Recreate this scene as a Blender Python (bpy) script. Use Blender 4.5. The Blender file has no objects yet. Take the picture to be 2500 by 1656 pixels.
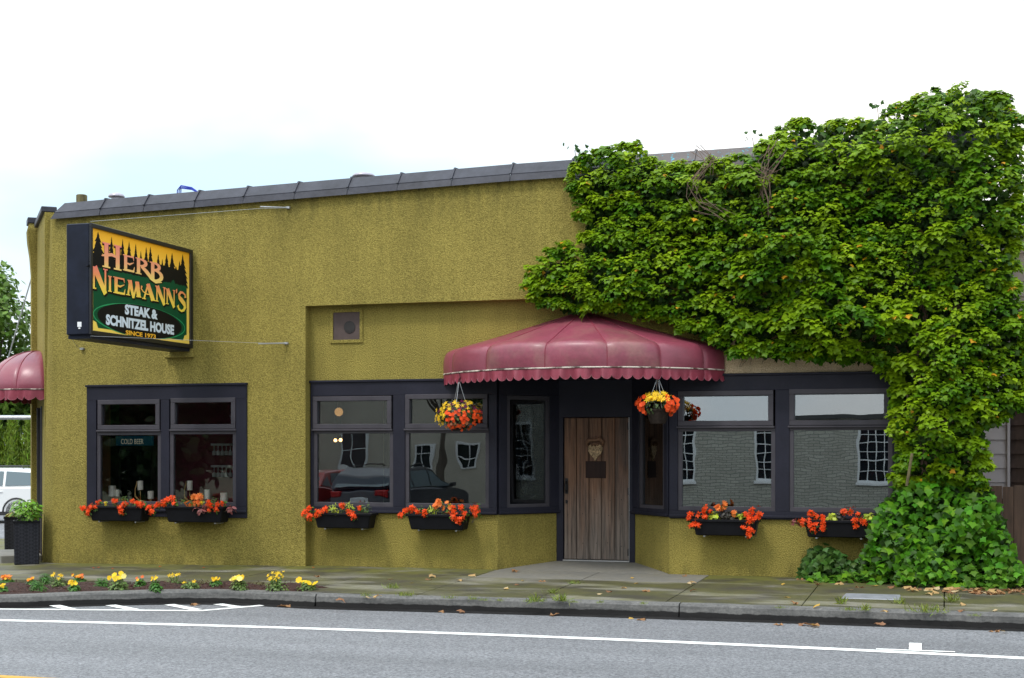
import bpy, bmesh, math, random
import numpy as np
from mathutils import Matrix, Vector
from mathutils.geometry import tessellate_polygon

random.seed(11)
RNG = np.random.default_rng(11)
sc = bpy.context.scene
COL = sc.collection
PI = math.pi

# ------------------------------------------------------------------ camera
cd = bpy.data.cameras.new('camera')
cam = bpy.data.objects.new('camera', cd)
COL.objects.link(cam)
cam.location = (4.78, -19.24, 1.64)
cam.rotation_euler = (PI / 2, 0, math.radians(16.7))
cd.sensor_width = 36.0
cd.lens = 50.976
cd.shift_y = 0.11
cd.clip_start = 0.1
cd.clip_end = 1500
sc.camera = cam

# ------------------------------------------------------------------ sky and sun (overcast)
SUN_EL, SUN_AZ = 58.0, 205.0           # azimuth: compass-like, 180 = from the street side (-y)
w = bpy.data.worlds.new('World')
sc.world = w
w.use_nodes = True
nt = w.node_tree
nt.nodes.clear()
def wn(t, **k):
    n = nt.nodes.new(t)
    for a, b in k.items():
        setattr(n, a, b)
    return n
sky = wn('ShaderNodeTexSky', sky_type='NISHITA', sun_disc=False)
sky.sun_elevation = math.radians(SUN_EL)
sky.sun_rotation = math.radians(SUN_AZ)
sky.air_density = 1.0
sky.dust_density = 1.5
bg1 = wn('ShaderNodeBackground')
bg1.inputs[1].default_value = 0.15
nt.links.new(sky.outputs[0], bg1.inputs[0])
bg2 = wn('ShaderNodeBackground')
bg2.inputs[0].default_value = (0.965, 0.985, 1.0, 1)
# an overcast sky is brighter overhead than at the horizon
sepz = wn('ShaderNodeSeparateXYZ')
ovc = wn('ShaderNodeMapRange')
ovc.inputs[1].default_value = 0.0
ovc.inputs[2].default_value = 1.0
ovc.inputs[3].default_value = 0.86
ovc.inputs[4].default_value = 2.05
tc = wn('ShaderNodeTexCoord')
mp = wn('ShaderNodeMapping')
mp.inputs['Location'].default_value = (5.5, 2.2, 0.54)
mp.inputs['Scale'].default_value = (1.0, 1.0, 2.2)
nz = wn('ShaderNodeTexNoise')
nz.inputs['Scale'].default_value = 2.0
nz.inputs['Detail'].default_value = 5.0
nz.inputs['Roughness'].default_value = 0.5
cr = wn('ShaderNodeValToRGB')
cr.color_ramp.elements[0].position = 0.15
cr.color_ramp.elements[0].color = (0.45, 0.45, 0.45, 1)
cr.color_ramp.elements[1].position = 0.3
cr.color_ramp.elements[1].color = (1, 1, 1, 1)
# thin veil: pale blue where the cloud is thinnest
veil = wn('ShaderNodeValToRGB')
veil.color_ramp.elements[0].position = 0.38
veil.color_ramp.elements[0].color = (0.54, 0.73, 0.87, 1)
veil.color_ramp.elements[1].position = 0.63
veil.color_ramp.elements[1].color = (1.0, 0.982, 0.955, 1)
mx = wn('ShaderNodeMixShader')
wo = wn('ShaderNodeOutputWorld')
nt.links.new(tc.outputs['Generated'], mp.inputs[0])
nt.links.new(tc.outputs['Generated'], sepz.inputs[0])
nt.links.new(sepz.outputs[2], ovc.inputs[0])
nt.links.new(ovc.outputs[0], bg2.inputs[1])
nt.links.new(mp.outputs[0], nz.inputs['Vector'])
nt.links.new(nz.outputs[0], cr.inputs[0])
nt.links.new(nz.outputs[0], veil.inputs[0])
nt.links.new(veil.outputs[0], bg2.inputs[0])
nt.links.new(cr.outputs[0], mx.inputs[0])
nt.links.new(bg1.outputs[0], mx.inputs[1])
nt.links.new(bg2.outputs[0], mx.inputs[2])
nt.links.new(mx.outputs[0], wo.inputs[0])

sd = bpy.data.lights.new('sun', 'SUN')
sd.energy = 1.5
sd.angle = math.radians(12)
sd.color = (1.0, 0.96, 0.9)
sun = bpy.data.objects.new('sun', sd)
COL.objects.link(sun)
el, az = math.radians(SUN_EL), math.radians(SUN_AZ)
sdir = Vector((math.sin(az) * math.cos(el), math.cos(az) * math.cos(el), math.sin(el)))   # towards the sun
sun.rotation_euler = sdir.to_track_quat('Z', 'Y').to_euler()
sun.location = sdir * 60

sc.view_settings.view_transform = 'Standard'
sc.view_settings.look = 'None'
sc.view_settings.exposure = 0.46
sc.view_settings.gamma = 1.0
sc.view_settings.use_curve_mapping = False
sc.render.engine = 'CYCLES'
sc.cycles.use_denoising = True
sc.cycles.max_bounces = 8
sc.cycles.transparent_max_bounces = 12
sc.cycles.caustics_reflective = False
sc.cycles.caustics_refractive = False

# ------------------------------------------------------------------ materials
def lin(h):
    h = h.lstrip('#')
    c = [int(h[i:i + 2], 16) / 255 for i in (0, 2, 4)]
    return tuple((x / 12.92 if x <= .04045 else ((x + .055) / 1.055) ** 2.4) for x in c) + (1,)

def mat(name, base, rough=.6, metal=0., var=None, bump=None, spec=None, coat=0., base2=None, stain=None, grain=None, coord='pos', emit=None, sheen=0, rvar=None):
    """var=(scale, amount): light/dark mottling; base2+stain=(scale, lo, hi): second colour patches; bump=(scale, strength, dist); grain=(sx,sy,sz,amount) stretched streaks."""
    m = bpy.data.materials.new(name)
    m.use_nodes = True
    n, l = m.node_tree.nodes, m.node_tree.links
    b = n['Principled BSDF']
    b.inputs['Roughness'].default_value = rough
    b.inputs['Metallic'].default_value = metal
    if spec is not None: b.inputs['Specular IOR Level'].default_value = spec
    if coat: b.inputs['Coat Weight'].default_value = coat; b.inputs['Coat Roughness'].default_value = .25
    if sheen: b.inputs['Sheen Weight'].default_value = sheen
    b.inputs['Base Color'].default_value = base
    if coord == 'pos':
        vec = n.new('ShaderNodeNewGeometry').outputs['Position']
    else:
        vec = n.new('ShaderNodeTexCoord').outputs['Object']
    cur = None
    def noise(scale, detail=3, rgh=.55, v=None):
        t = n.new('ShaderNodeTexNoise')
        t.inputs['Scale'].default_value = scale
        t.inputs['Detail'].default_value = detail
        t.inputs['Roughness'].default_value = rgh
        l.new(v or vec, t.inputs['Vector'])
        return t.outputs[0]
    def mixc(a, bcol, fac, mode='MIX'):
        x = n.new('ShaderNodeMix'); x.data_type = 'RGBA'; x.blend_type = mode
        if isinstance(fac, float): x.inputs[0].default_value = fac
        else: l.new(fac, x.inputs[0])
        for i, c in ((6, a), (7, bcol)):
            if isinstance(c, tuple): x.inputs[i].default_value = c
            else: l.new(c, x.inputs[i])
        return x.outputs[2]
    cur = base
    if base2 is not None:
        s, lo, hi = stain
        mr = n.new('ShaderNodeMapRange'); mr.inputs[1].default_value = lo; mr.inputs[2].default_value = hi
        l.new(noise(s, 5, .6), mr.inputs[0])
        cur = mixc(cur, base2, mr.outputs[0])
    if grain is not None:
        mpn = n.new('ShaderNodeMapping'); mpn.inputs['Scale'].default_value = grain[:3]
        l.new(vec, mpn.inputs[0])
        mr = n.new('ShaderNodeMapRange'); mr.inputs[1].default_value = .3; mr.inputs[2].default_value = .7
        mr.inputs[3].default_value = 1 - grain[3]; mr.inputs[4].default_value = 1 + grain[3]
        l.new(noise(1.0, 5, .65, mpn.outputs[0]), mr.inputs[0])
        c = n.new('ShaderNodeCombineColor')
        for i in range(3): l.new(mr.outputs[0], c.inputs[i])
        cur = mixc(cur, c.outputs[0], 1.0, 'MULTIPLY')
    if var is not None:
        for s, a in ([var] if not isinstance(var[0], tuple) else var):
            mr = n.new('ShaderNodeMapRange'); mr.inputs[1].default_value = .3; mr.inputs[2].default_value = .7
            mr.inputs[3].default_value = 1 - a; mr.inputs[4].default_value = 1 + a
            l.new(noise(s, 4), mr.inputs[0])
            c = n.new('ShaderNodeCombineColor')
            for i in range(3): l.new(mr.outputs[0], c.inputs[i])
            cur = mixc(cur, c.outputs[0], 1.0, 'MULTIPLY')
    if not isinstance(cur, tuple):
        l.new(cur, b.inputs['Base Color'])
    if rvar is not None:
        mr = n.new('ShaderNodeMapRange'); mr.inputs[1].default_value = .35; mr.inputs[2].default_value = .65
        mr.inputs[3].default_value = rvar[1]; mr.inputs[4].default_value = rvar[2]
        l.new(noise(rvar[0], 4), mr.inputs[0]); l.new(mr.outputs[0], b.inputs['Roughness'])
    if bump is not None:
        bp = n.new('ShaderNodeBump'); bp.inputs['Strength'].default_value = bump[1]; bp.inputs['Distance'].default_value = bump[2]
        l.new(noise(bump[0], 4, .6), bp.inputs['Height'])
        l.new(bp.outputs[0], b.inputs['Normal'])
    if emit is not None:
        b.inputs['Emission Color'].default_value = emit[0]; b.inputs['Emission Strength'].default_value = emit[1]
    return m

def stucco(name, light, dark):
    m = bpy.data.materials.new(name); m.use_nodes = True
    n, l = m.node_tree.nodes, m.node_tree.links
    b = n['Principled BSDF']; b.inputs['Roughness'].default_value = .85; b.inputs['Specular IOR Level'].default_value = .25
    pos = n.new('ShaderNodeNewGeometry').outputs['Position']
    t1 = n.new('ShaderNodeTexNoise'); t1.inputs['Scale'].default_value = 62; t1.inputs['Detail'].default_value = 3; t1.inputs['Roughness'].default_value = .62
    l.new(pos, t1.inputs['Vector'])
    v = n.new('ShaderNodeTexVoronoi'); v.inputs['Scale'].default_value = 62
    l.new(pos, v.inputs['Vector'])
    cr = n.new('ShaderNodeValToRGB'); e = cr.color_ramp.elements
    e[0].position = .30; e[0].color = dark; e[1].position = .66; e[1].color = light
    l.new(t1.outputs[0], cr.inputs[0])
    t2 = n.new('ShaderNodeTexNoise'); t2.inputs['Scale'].default_value = 1.1; t2.inputs['Detail'].default_value = 6
    l.new(pos, t2.inputs['Vector'])
    mr = n.new('ShaderNodeMapRange'); mr.inputs[1].default_value = .3; mr.inputs[2].default_value = .7; mr.inputs[3].default_value = .86; mr.inputs[4].default_value = 1.1
    l.new(t2.outputs[0], mr.inputs[0])
    # grime: damp green-black algae creeping up from the pavement and streaks under the coping
    sx = n.new('ShaderNodeSeparateXYZ'); l.new(pos, sx.inputs[0])
    t3 = n.new('ShaderNodeTexNoise'); t3.inputs['Scale'].default_value = 5.0; t3.inputs['Detail'].default_value = 5
    mp3 = n.new('ShaderNodeMapping'); mp3.inputs['Scale'].default_value = (1.6, 1.6, .35); l.new(pos, mp3.inputs[0]); l.new(mp3.outputs[0], t3.inputs['Vector'])
    lo = n.new('ShaderNodeMapRange'); lo.inputs[1].default_value = .22; lo.inputs[2].default_value = -.05; l.new(sx.outputs[2], lo.inputs[0])
    hi = n.new('ShaderNodeMapRange'); hi.inputs[1].default_value = 4.75; hi.inputs[2].default_value = 5.35; l.new(sx.outputs[2], hi.inputs[0])
    ad = n.new('ShaderNodeMath'); ad.operation = 'ADD'; l.new(lo.outputs[0], ad.inputs[0]); l.new(hi.outputs[0], ad.inputs[1])
    gm = n.new('ShaderNodeMapRange'); gm.inputs[1].default_value = .42; gm.inputs[2].default_value = .68; l.new(t3.outputs[0], gm.inputs[0])
    ml = n.new('ShaderNodeMath'); ml.operation = 'MULTIPLY'; l.new(ad.outputs[0], ml.inputs[0]); l.new(gm.outputs[0], ml.inputs[1])
    cl = n.new('ShaderNodeMath'); cl.operation = 'MULTIPLY'; cl.inputs[1].default_value = .5; cl.use_clamp = True; l.new(ml.outputs[0], cl.inputs[0])
    c = n.new('ShaderNodeCombineColor')
    for i in range(3): l.new(mr.outputs[0], c.inputs[i])
    mp4 = n.new('ShaderNodeMapping'); mp4.inputs['Scale'].default_value = (5.5, 5.5, .28); l.new(pos, mp4.inputs[0])
    t4 = n.new('ShaderNodeTexNoise'); t4.inputs['Scale'].default_value = 1.0; t4.inputs['Detail'].default_value = 5; l.new(mp4.outputs[0], t4.inputs['Vector'])
    m4_ = n.new('ShaderNodeMapRange'); m4_.inputs[1].default_value = .38; m4_.inputs[2].default_value = .62; m4_.inputs[3].default_value = .94; m4_.inputs[4].default_value = 1.04; l.new(t4.outputs[0], m4_.inputs[0])
    q4 = n.new('ShaderNodeMath'); q4.operation = 'MULTIPLY'; l.new(mr.outputs[0], q4.inputs[0]); l.new(m4_.outputs[0], q4.inputs[1])
    for i in range(3): l.new(q4.outputs[0], c.inputs[i])
    x = n.new('ShaderNodeMix'); x.data_type = 'RGBA'; x.blend_type = 'MULTIPLY'; x.inputs[0].default_value = 1
    l.new(cr.outputs[0], x.inputs[6]); l.new(c.outputs[0], x.inputs[7])
    y = n.new('ShaderNodeMix'); y.data_type = 'RGBA'; l.new(cl.outputs[0], y.inputs[0]); l.new(x.outputs[2], y.inputs[6]); y.inputs[7].default_value = (.03, .032, .012, 1)
    l.new(y.outputs[2], b.inputs['Base Color'])
    mm = n.new('ShaderNodeMath'); mm.operation = 'MULTIPLY_ADD'; mm.inputs[1].default_value = -.5
    l.new(v.outputs['Distance'], mm.inputs[0]); l.new(t1.outputs[0], mm.inputs[2])
    bp = n.new('ShaderNodeBump'); bp.inputs['Strength'].default_value = .9; bp.inputs['Distance'].default_value = .016
    l.new(mm.outputs[0], bp.inputs['Height']); l.new(bp.outputs[0], b.inputs['Normal'])
    return m

def glass(name, tint, refl, wave=.25, wscale=2.2):
    m = bpy.data.materials.new(name); m.use_nodes = True
    n, l = m.node_tree.nodes, m.node_tree.links
    n.remove(n['Principled BSDF'])
    tr = n.new('ShaderNodeBsdfTransparent'); tr.inputs[0].default_value = (tint, tint, tint, 1)
    gl = n.new('ShaderNodeBsdfGlossy'); gl.inputs['Roughness'].default_value = .0; gl.inputs['Color'].default_value = (.93, .98, 1, 1)
    pos = n.new('ShaderNodeNewGeometry').outputs['Position']
    t = n.new('ShaderNodeTexNoise'); t.inputs['Scale'].default_value = wscale; t.inputs['Detail'].default_value = 1
    l.new(pos, t.inputs['Vector'])
    bp = n.new('ShaderNodeBump'); bp.inputs['Strength'].default_value = wave; bp.inputs['Distance'].default_value = .02
    l.new(t.outputs[0], bp.inputs['Height']); l.new(bp.outputs[0], gl.inputs['Normal'])
    fr = n.new('ShaderNodeFresnel'); fr.inputs[0].default_value = 1.5
    a = n.new('ShaderNodeMath'); a.operation = 'ADD'; a.inputs[1].default_value = refl; a.use_clamp = True; l.new(fr.outputs[0], a.inputs[0])
    x = n.new('ShaderNodeMixShader'); l.new(a.outputs[0], x.inputs[0]); l.new(tr.outputs[0], x.inputs[1]); l.new(gl.outputs[0], x.inputs[2])
    l.new(x.outputs[0], n['Material Output'].inputs[0])
    return m

def leafmat(name, rough=.42, trans=.25, attr='tint', spec=.3):
    m = bpy.data.materials.new(name); m.use_nodes = True
    n, l = m.node_tree.nodes, m.node_tree.links
    b = n['Principled BSDF']; b.inputs['Roughness'].default_value = rough; b.inputs['Specular IOR Level'].default_value = spec
    a = n.new('ShaderNodeAttribute'); a.attribute_name = attr
    l.new(a.outputs[0], b.inputs['Base Color'])
    t = n.new('ShaderNodeBsdfTranslucent'); l.new(a.outputs[0], t.inputs[0])
    x = n.new('ShaderNodeMixShader'); x.inputs[0].default_value = trans
    l.new(b.outputs[0], x.inputs[1]); l.new(t.outputs[0], x.inputs[2])
    l.new(x.outputs[0], n['Material Output'].inputs[0])
    return m

def pattern(name, fn):
    m = bpy.data.materials.new(name); m.use_nodes = True
    n, l = m.node_tree.nodes, m.node_tree.links
    fn(n, l, n['Principled BSDF'], n.new('ShaderNodeNewGeometry').outputs['Position'])
    return m

def brickmat(n, l, b, pos):
    mp_ = n.new('ShaderNodeMapping'); mp_.inputs['Rotation'].default_value = (PI / 2, 0, 0); l.new(pos, mp_.inputs[0])
    t = n.new('ShaderNodeTexBrick'); t.inputs['Scale'].default_value = 1
    t.inputs['Color1'].default_value = (.46, .45, .39, 1); t.inputs['Color2'].default_value = (.36, .35, .30, 1); t.inputs['Mortar'].default_value = (.21, .21, .19, 1)
    t.inputs['Brick Width'].default_value = .25; t.inputs['Row Height'].default_value = .082; t.inputs['Mortar Size'].default_value = .010
    l.new(mp_.outputs[0], t.inputs['Vector']); l.new(t.outputs[0], b.inputs['Base Color']); b.inputs['Roughness'].default_value = .9

def asphalt(n, l, b, pos):
    def noise(s, d=4, r=.6):
        t = n.new('ShaderNodeTexNoise'); t.inputs['Scale'].default_value = s; t.inputs['Detail'].default_value = d; t.inputs['Roughness'].default_value = r
        l.new(pos, t.inputs['Vector']); return t.outputs[0]
    cr_ = n.new('ShaderNodeValToRGB'); e = cr_.color_ramp.elements
    e[0].position = .34; e[0].color = (.055, .056, .064, 1); e[1].position = .68; e[1].color = (.285, .288, .302, 1)
    l.new(noise(42, 3, .8), cr_.inputs[0])
    mr = n.new('ShaderNodeMapRange'); mr.inputs[1].default_value = .3; mr.inputs[2].default_value = .7; mr.inputs[3].default_value = .78; mr.inputs[4].default_value = 1.12
    mp_ = n.new('ShaderNodeMapping'); mp_.inputs['Scale'].default_value = (.10, 1.0, 1); l.new(pos, mp_.inputs[0])
    t = n.new('ShaderNodeTexNoise'); t.inputs['Scale'].default_value = 1; t.inputs['Detail'].default_value = 5; l.new(mp_.outputs[0], t.inputs['Vector']); l.new(t.outputs[0], mr.inputs[0])
    v = n.new('ShaderNodeTexVoronoi'); v.inputs['Scale'].default_value = 22; l.new(pos, v.inputs['Vector'])
    sp = n.new('ShaderNodeMapRange'); sp.inputs[1].default_value = .12; sp.inputs[2].default_value = .04; l.new(v.outputs['Distance'], sp.inputs[0])
    c = n.new('ShaderNodeCombineColor')
    for i in range(3): l.new(mr.outputs[0], c.inputs[i])
    x = n.new('ShaderNodeMix'); x.data_type = 'RGBA'; x.blend_type = 'MULTIPLY'; x.inputs[0].default_value = 1
    l.new(cr_.outputs[0], x.inputs[6]); l.new(c.outputs[0], x.inputs[7])
    sm = n.new('ShaderNodeMath'); sm.operation = 'MULTIPLY'; sm.inputs[1].default_value = .55; l.new(sp.outputs[0], sm.inputs[0])
    y = n.new('ShaderNodeMix'); y.data_type = 'RGBA'; l.new(sm.outputs[0], y.inputs[0]); l.new(x.outputs[2], y.inputs[6]); y.inputs[7].default_value = (.42, .42, .41, 1)
    l.new(y.outputs[2], b.inputs['Base Color'])
    b.inputs['Roughness'].default_value = .75
    bp = n.new('ShaderNodeBump'); bp.inputs['Strength'].default_value = .6; bp.inputs['Distance'].default_value = .01
    l.new(noise(70), bp.inputs['Height']); l.new(bp.outputs[0], b.inputs['Normal'])

def slabmat(wet, apron=False):
    def fn(n, l, b, pos):
        def noise(s, d=4, r=.6, v=None):
            t = n.new('ShaderNodeTexNoise'); t.inputs['Scale'].default_value = s; t.inputs['Detail'].default_value = d; t.inputs['Roughness'].default_value = r
            l.new(v or pos, t.inputs['Vector']); return t.outputs[0]
        def rng(v, a, b_, c=0., d=1.):
            m_ = n.new('ShaderNodeMapRange'); m_.inputs[1].default_value = a; m_.inputs[2].default_value = b_; m_.inputs[3].default_value = c; m_.inputs[4].default_value = d
            l.new(v, m_.inputs[0]); return m_.outputs[0]
        def mx_(f, a, c):
            x = n.new('ShaderNodeMix'); x.data_type = 'RGBA'; l.new(f, x.inputs[0])
            for i, q in ((6, a), (7, c)):
                if isinstance(q, tuple): x.inputs[i].default_value = q
                else: l.new(q, x.inputs[i])
            return x.outputs[2]
        def mth(op, a, c):
            x = n.new('ShaderNodeMath'); x.operation = op
            for i, q in ((0, a), (1, c)):
                if isinstance(q, float): x.inputs[i].default_value = q
                else: l.new(q, x.inputs[i])
            return x.outputs[0]
        dry = mx_(rng(noise(14, 4), .3, .7), (.16, .148, .12, 1), (.215, .20, .17, 1))
        moss = mx_(rng(noise(9, 5), .35, .65), (.135, .125, .03, 1), (.085, .09, .014, 1))
        sx = n.new('ShaderNodeSeparateXYZ'); l.new(pos, sx.inputs[0])
        mpn = n.new('ShaderNodeMapping'); mpn.inputs['Scale'].default_value = (.55, 1.5, 1); l.new(pos, mpn.inputs[0])
        big = noise(1.1, 4, .5, mpn.outputs[0])
        if apron:
            col = mx_(rng(noise(2.2, 5), .35, .75), dry, (.15, .145, .135, 1))
            rough = rng(big, .4, .6, .75, .6)
        else:
            damp = rng(big, .38, .50)                       # damp, dirt-darkened swathes
            col = mx_(damp, dry, (.048, .043, .028, 1))
            near = rng(sx.outputs[1], -1.1, -.1)            # algae grows along the foot of the wall
            mo = mth('MULTIPLY', rng(noise(1.7, 5), .36, .6), mth('ADD', mth('MULTIPLY', near, 1.1), .5))
            col = mx_(mo, col, moss)
            rough = rng(big, .38, .5, .85, .6)
        l.new(col, b.inputs['Base Color']); l.new(rough, b.inputs['Roughness'])
        bp = n.new('ShaderNodeBump'); bp.inputs['Strength'].default_value = .35; bp.inputs['Distance'].default_value = .006
        l.new(noise(60), bp.inputs['Height']); l.new(bp.outputs[0], b.inputs['Normal'])
    return fn

def weave(n, l, b, pos):
    b.inputs['Base Color'].default_value = (.016, .017, .024, 1); b.inputs['Roughness'].default_value = .55; b.inputs['Specular IOR Level'].default_value = .25
    mp_ = n.new('ShaderNodeMapping'); mp_.inputs['Rotation'].default_value = (0, PI / 4, 0); l.new(pos, mp_.inputs[0])
    t = n.new('ShaderNodeTexChecker'); t.inputs['Scale'].default_value = 26; l.new(mp_.outputs[0], t.inputs['Vector'])
    bp = n.new('ShaderNodeBump'); bp.inputs['Strength'].default_value = .8; bp.inputs['Distance'].default_value = .015
    l.new(t.outputs[1], bp.inputs['Height']); l.new(bp.outputs[0], b.inputs['Normal'])
    t.inputs[1].default_value = (.022, .023, .031, 1); t.inputs[2].default_value = (.011, .011, .016, 1); l.new(t.outputs[0], b.inputs['Base Color'])

def grad(name, z0, z1, stops):
    def fn(n, l, b, pos):
        s = n.new('ShaderNodeSeparateXYZ'); l.new(pos, s.inputs[0])
        r = n.new('ShaderNodeMapRange'); r.inputs[1].default_value = z0; r.inputs[2].default_value = z1; l.new(s.outputs[2], r.inputs[0])
        c = n.new('ShaderNodeValToRGB')
        c.color_ramp.elements[0].position = stops[0][0]; c.color_ramp.elements[0].color = stops[0][1]
        c.color_ramp.elements[1].position = stops[-1][0]; c.color_ramp.elements[1].color = stops[-1][1]
        for p, q in stops[1:-1]:
            e = c.color_ramp.elements.new(p); e.color = q
        l.new(r.outputs[0], c.inputs[0]); l.new(c.outputs[0], b.inputs['Base Color'])
        b.inputs['Roughness'].default_value = .35
    return pattern(name, fn)

def barnwood(n, l, b, pos):
    """weathered door planks: brown-red above, bleached grey-tan towards the kicked and rained-on foot (wear with its own shape)"""
    def noise(s, d=5, r=.6, v=None):
        t = n.new('ShaderNodeTexNoise'); t.inputs['Scale'].default_value = s; t.inputs['Detail'].default_value = d; t.inputs['Roughness'].default_value = r
        l.new(v or pos, t.inputs['Vector']); return t.outputs[0]
    def mx_(f, a, c, mode='MIX'):
        x = n.new('ShaderNodeMix'); x.data_type = 'RGBA'; x.blend_type = mode
        if isinstance(f, float): x.inputs[0].default_value = f
        else: l.new(f, x.inputs[0])
        for i, q in ((6, a), (7, c)):
            if isinstance(q, tuple): x.inputs[i].default_value = q
            else: l.new(q, x.inputs[i])
        return x.outputs[2]
    def rng(v, a, b_, c=0., d=1.):
        m_ = n.new('ShaderNodeMapRange'); m_.inputs[1].default_value = a; m_.inputs[2].default_value = b_; m_.inputs[3].default_value = c; m_.inputs[4].default_value = d
        l.new(v, m_.inputs[0]); return m_.outputs[0]
    mp_ = n.new('ShaderNodeMapping'); mp_.inputs['Scale'].default_value = (34, 34, 1.3); l.new(pos, mp_.inputs[0])
    mp2 = n.new('ShaderNodeMapping'); mp2.inputs['Scale'].default_value = (6, 6, 1.0); l.new(pos, mp2.inputs[0])
    oi = n.new('ShaderNodeObjectInfo')
    fine = noise(1, 6, .7, mp_.outputs[0]); patch = noise(1, 4, .6, mp2.outputs[0])
    pl = mx_(oi.outputs['Random'], (.085, .052, .038, 1), (.175, .088, .048, 1))
    col = mx_(rng(patch, .45, .75), pl, (.17, .072, .032, 1))
    sx = n.new('ShaderNodeSeparateXYZ'); l.new(pos, sx.inputs[0])
    ad = n.new('ShaderNodeMath'); ad.operation = 'MULTIPLY_ADD'; ad.inputs[1].default_value = 1.6; l.new(patch, ad.inputs[0]); 
    inv = rng(sx.outputs[2], 1.5, .05); l.new(inv, ad.inputs[2])
    col = mx_(rng(ad.outputs[0], .95, 1.7, 0, .85), col, (.20, .165, .140, 1))
    g = n.new('ShaderNodeCombineColor')
    k = rng(fine, .3, .7, .16, 1.5)
    for i in range(3): l.new(k, g.inputs[i])
    col = mx_(1.0, col, g.outputs[0], 'MULTIPLY')
    l.new(col, b.inputs['Base Color']); b.inputs['Roughness'].default_value = .75
    bp = n.new('ShaderNodeBump'); bp.inputs['Strength'].default_value = .5; bp.inputs['Distance'].default_value = .006
    l.new(fine, bp.inputs['Height']); l.new(bp.outputs[0], b.inputs['Normal'])

def kerbmat(n, l, b, pos):
    """cast concrete with a ragged wet tide mark where the gutter water stands"""
    def noise(s, d=4, r=.6, v=None):
        t = n.new('ShaderNodeTexNoise'); t.inputs['Scale'].default_value = s; t.inputs['Detail'].default_value = d; t.inputs['Roughness'].default_value = r
        l.new(v or pos, t.inputs['Vector']); return t.outputs[0]
    def rng(v, a, b_, c=0., d=1.):
        m_ = n.new('ShaderNodeMapRange'); m_.inputs[1].default_value = a; m_.inputs[2].default_value = b_; m_.inputs[3].default_value = c; m_.inputs[4].default_value = d
        l.new(v, m_.inputs[0]); return m_.outputs[0]
    def mx_(f, a, c):
        x = n.new('ShaderNodeMix'); x.data_type = 'RGBA'; l.new(f, x.inputs[0])
        for i, q in ((6, a), (7, c)):
            if isinstance(q, tuple): x.inputs[i].default_value = q
            else: l.new(q, x.inputs[i])
        return x.outputs[2]
    mp_ = n.new('ShaderNodeMapping'); mp_.inputs['Scale'].default_value = (1.2, 1.2, 9); l.new(pos, mp_.inputs[0])
    col = mx_(rng(noise(26, 4, .7), .3, .7), (.10, .098, .096, 1), (.185, .18, .172, 1))
    col = mx_(rng(noise(1.6, 5, .6, mp_.outputs[0]), .48, .72, 0, .75), col, (.062, .062, .062, 1))
    sx = n.new('ShaderNodeSeparateXYZ'); l.new(pos, sx.inputs[0])
    ad = n.new('ShaderNodeMath'); ad.operation = 'MULTIPLY_ADD'; ad.inputs[1].default_value = .045; l.new(noise(6, 5), ad.inputs[0]); l.new(sx.outputs[2], ad.inputs[2])
    wet = rng(ad.outputs[0], -.112, -.122)
    col = mx_(wet, col, (.018, .017, .017, 1))
    l.new(col, b.inputs['Base Color']); b.inputs['Roughness'].default_value = .85; b.inputs['Specular IOR Level'].default_value = .2
    bp = n.new('ShaderNodeBump'); bp.inputs['Strength'].default_value = .5; bp.inputs['Distance'].default_value = .008
    l.new(noise(45), bp.inputs['Height']); l.new(bp.outputs[0], b.inputs['Normal'])

M = {}
M['stucco'] = stucco('olive_stucco', (.37, .300, .074, 1), (.155, .123, .024, 1))
M['stucco_old'] = stucco('bare_stucco', (.80, .64, .42, 1), (.50, .36, .20, 1))
M['flash'] = mat('slate_metal', (.042, .043, .056, 1), .5, .0, spec=.25, var=((2.5, .25), (14, .15)), bump=(3, .25, .03))
M['flash_old'] = mat('peeled_metal', (.085, .07, .068, 1), .55, 0, base2=(.03, .28, .36, 1), stain=(16, .60, .66), var=(5, .2))
M['trim'] = mat('navy_paint', (.015, .015, .025, 1), .5, spec=.22, var=((1.8, .2), (30, .08)), bump=(40, .08, .004), rvar=(3, .42, .6))
M['sash'] = mat('grey_paint', (.052, .047, .056, 1), .45, spec=.3, var=((4, .15),), bump=(45, .06, .004))
M['soffit'] = mat('black_soffit', (.012, .012, .018, 1), .6)
M['glassL'] = glass('window_glass', .97, .0, .03, 1.6)
M['glassM'] = glass('window_glass_wavy', .82, .075, .06, 2.2)
M['glassR'] = glass('window_glass_reflective', .6, .20, .03, 2.4)
M['vinyl'] = mat('burgundy_vinyl', (.225, .046, .072, 1), .40, var=((3, .10), (18, .05)), spec=.5, coat=.2, bump=(4, .2, .03))
M['vinyl_old'] = mat('weathered_burgundy_vinyl', (.225, .046, .072, 1), .44, base2=(.23, .10, .09, 1), stain=(2.6, .46, .75), var=((3, .12), (22, .10)), spec=.5, coat=.15, bump=(4, .2, .03))
M['valance'] = mat('burgundy_cloth', (.22, .028, .05, 1), .5, var=(6, .15))
M['piping'] = mat('worn_piping', (.55, .48, .42, 1), .5, base2=(.09, .05, .04, 1), stain=(6, .46, .56))
M['barn'] = pattern('barn_wood', barnwood)
M['iron'] = mat('black_iron', (.012, .011, .012, 1), .5, .4)
M['alu'] = mat('aluminium', (.62, .62, .63, 1), .35, .9)
M['conc'] = pattern('sidewalk_concrete', slabmat(True))
M['apron'] = pattern('apron_concrete', slabmat(False, True))
M['kerb'] = pattern('kerb_concrete', kerbmat)
M['gutter'] = mat('wet_gutter', (.020, .019, .019, 1), .8, spec=.02, var=((2, .3), (18, .2)), rvar=(2.5, .5, .75))
M['asphalt'] = pattern('asphalt', asphalt)
M['white_paint'] = mat('road_paint_white', (.82, .82, .80, 1), .7, var=((9, .06),), base2=(.45, .45, .44, 1), stain=(24, .62, .72))
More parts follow.
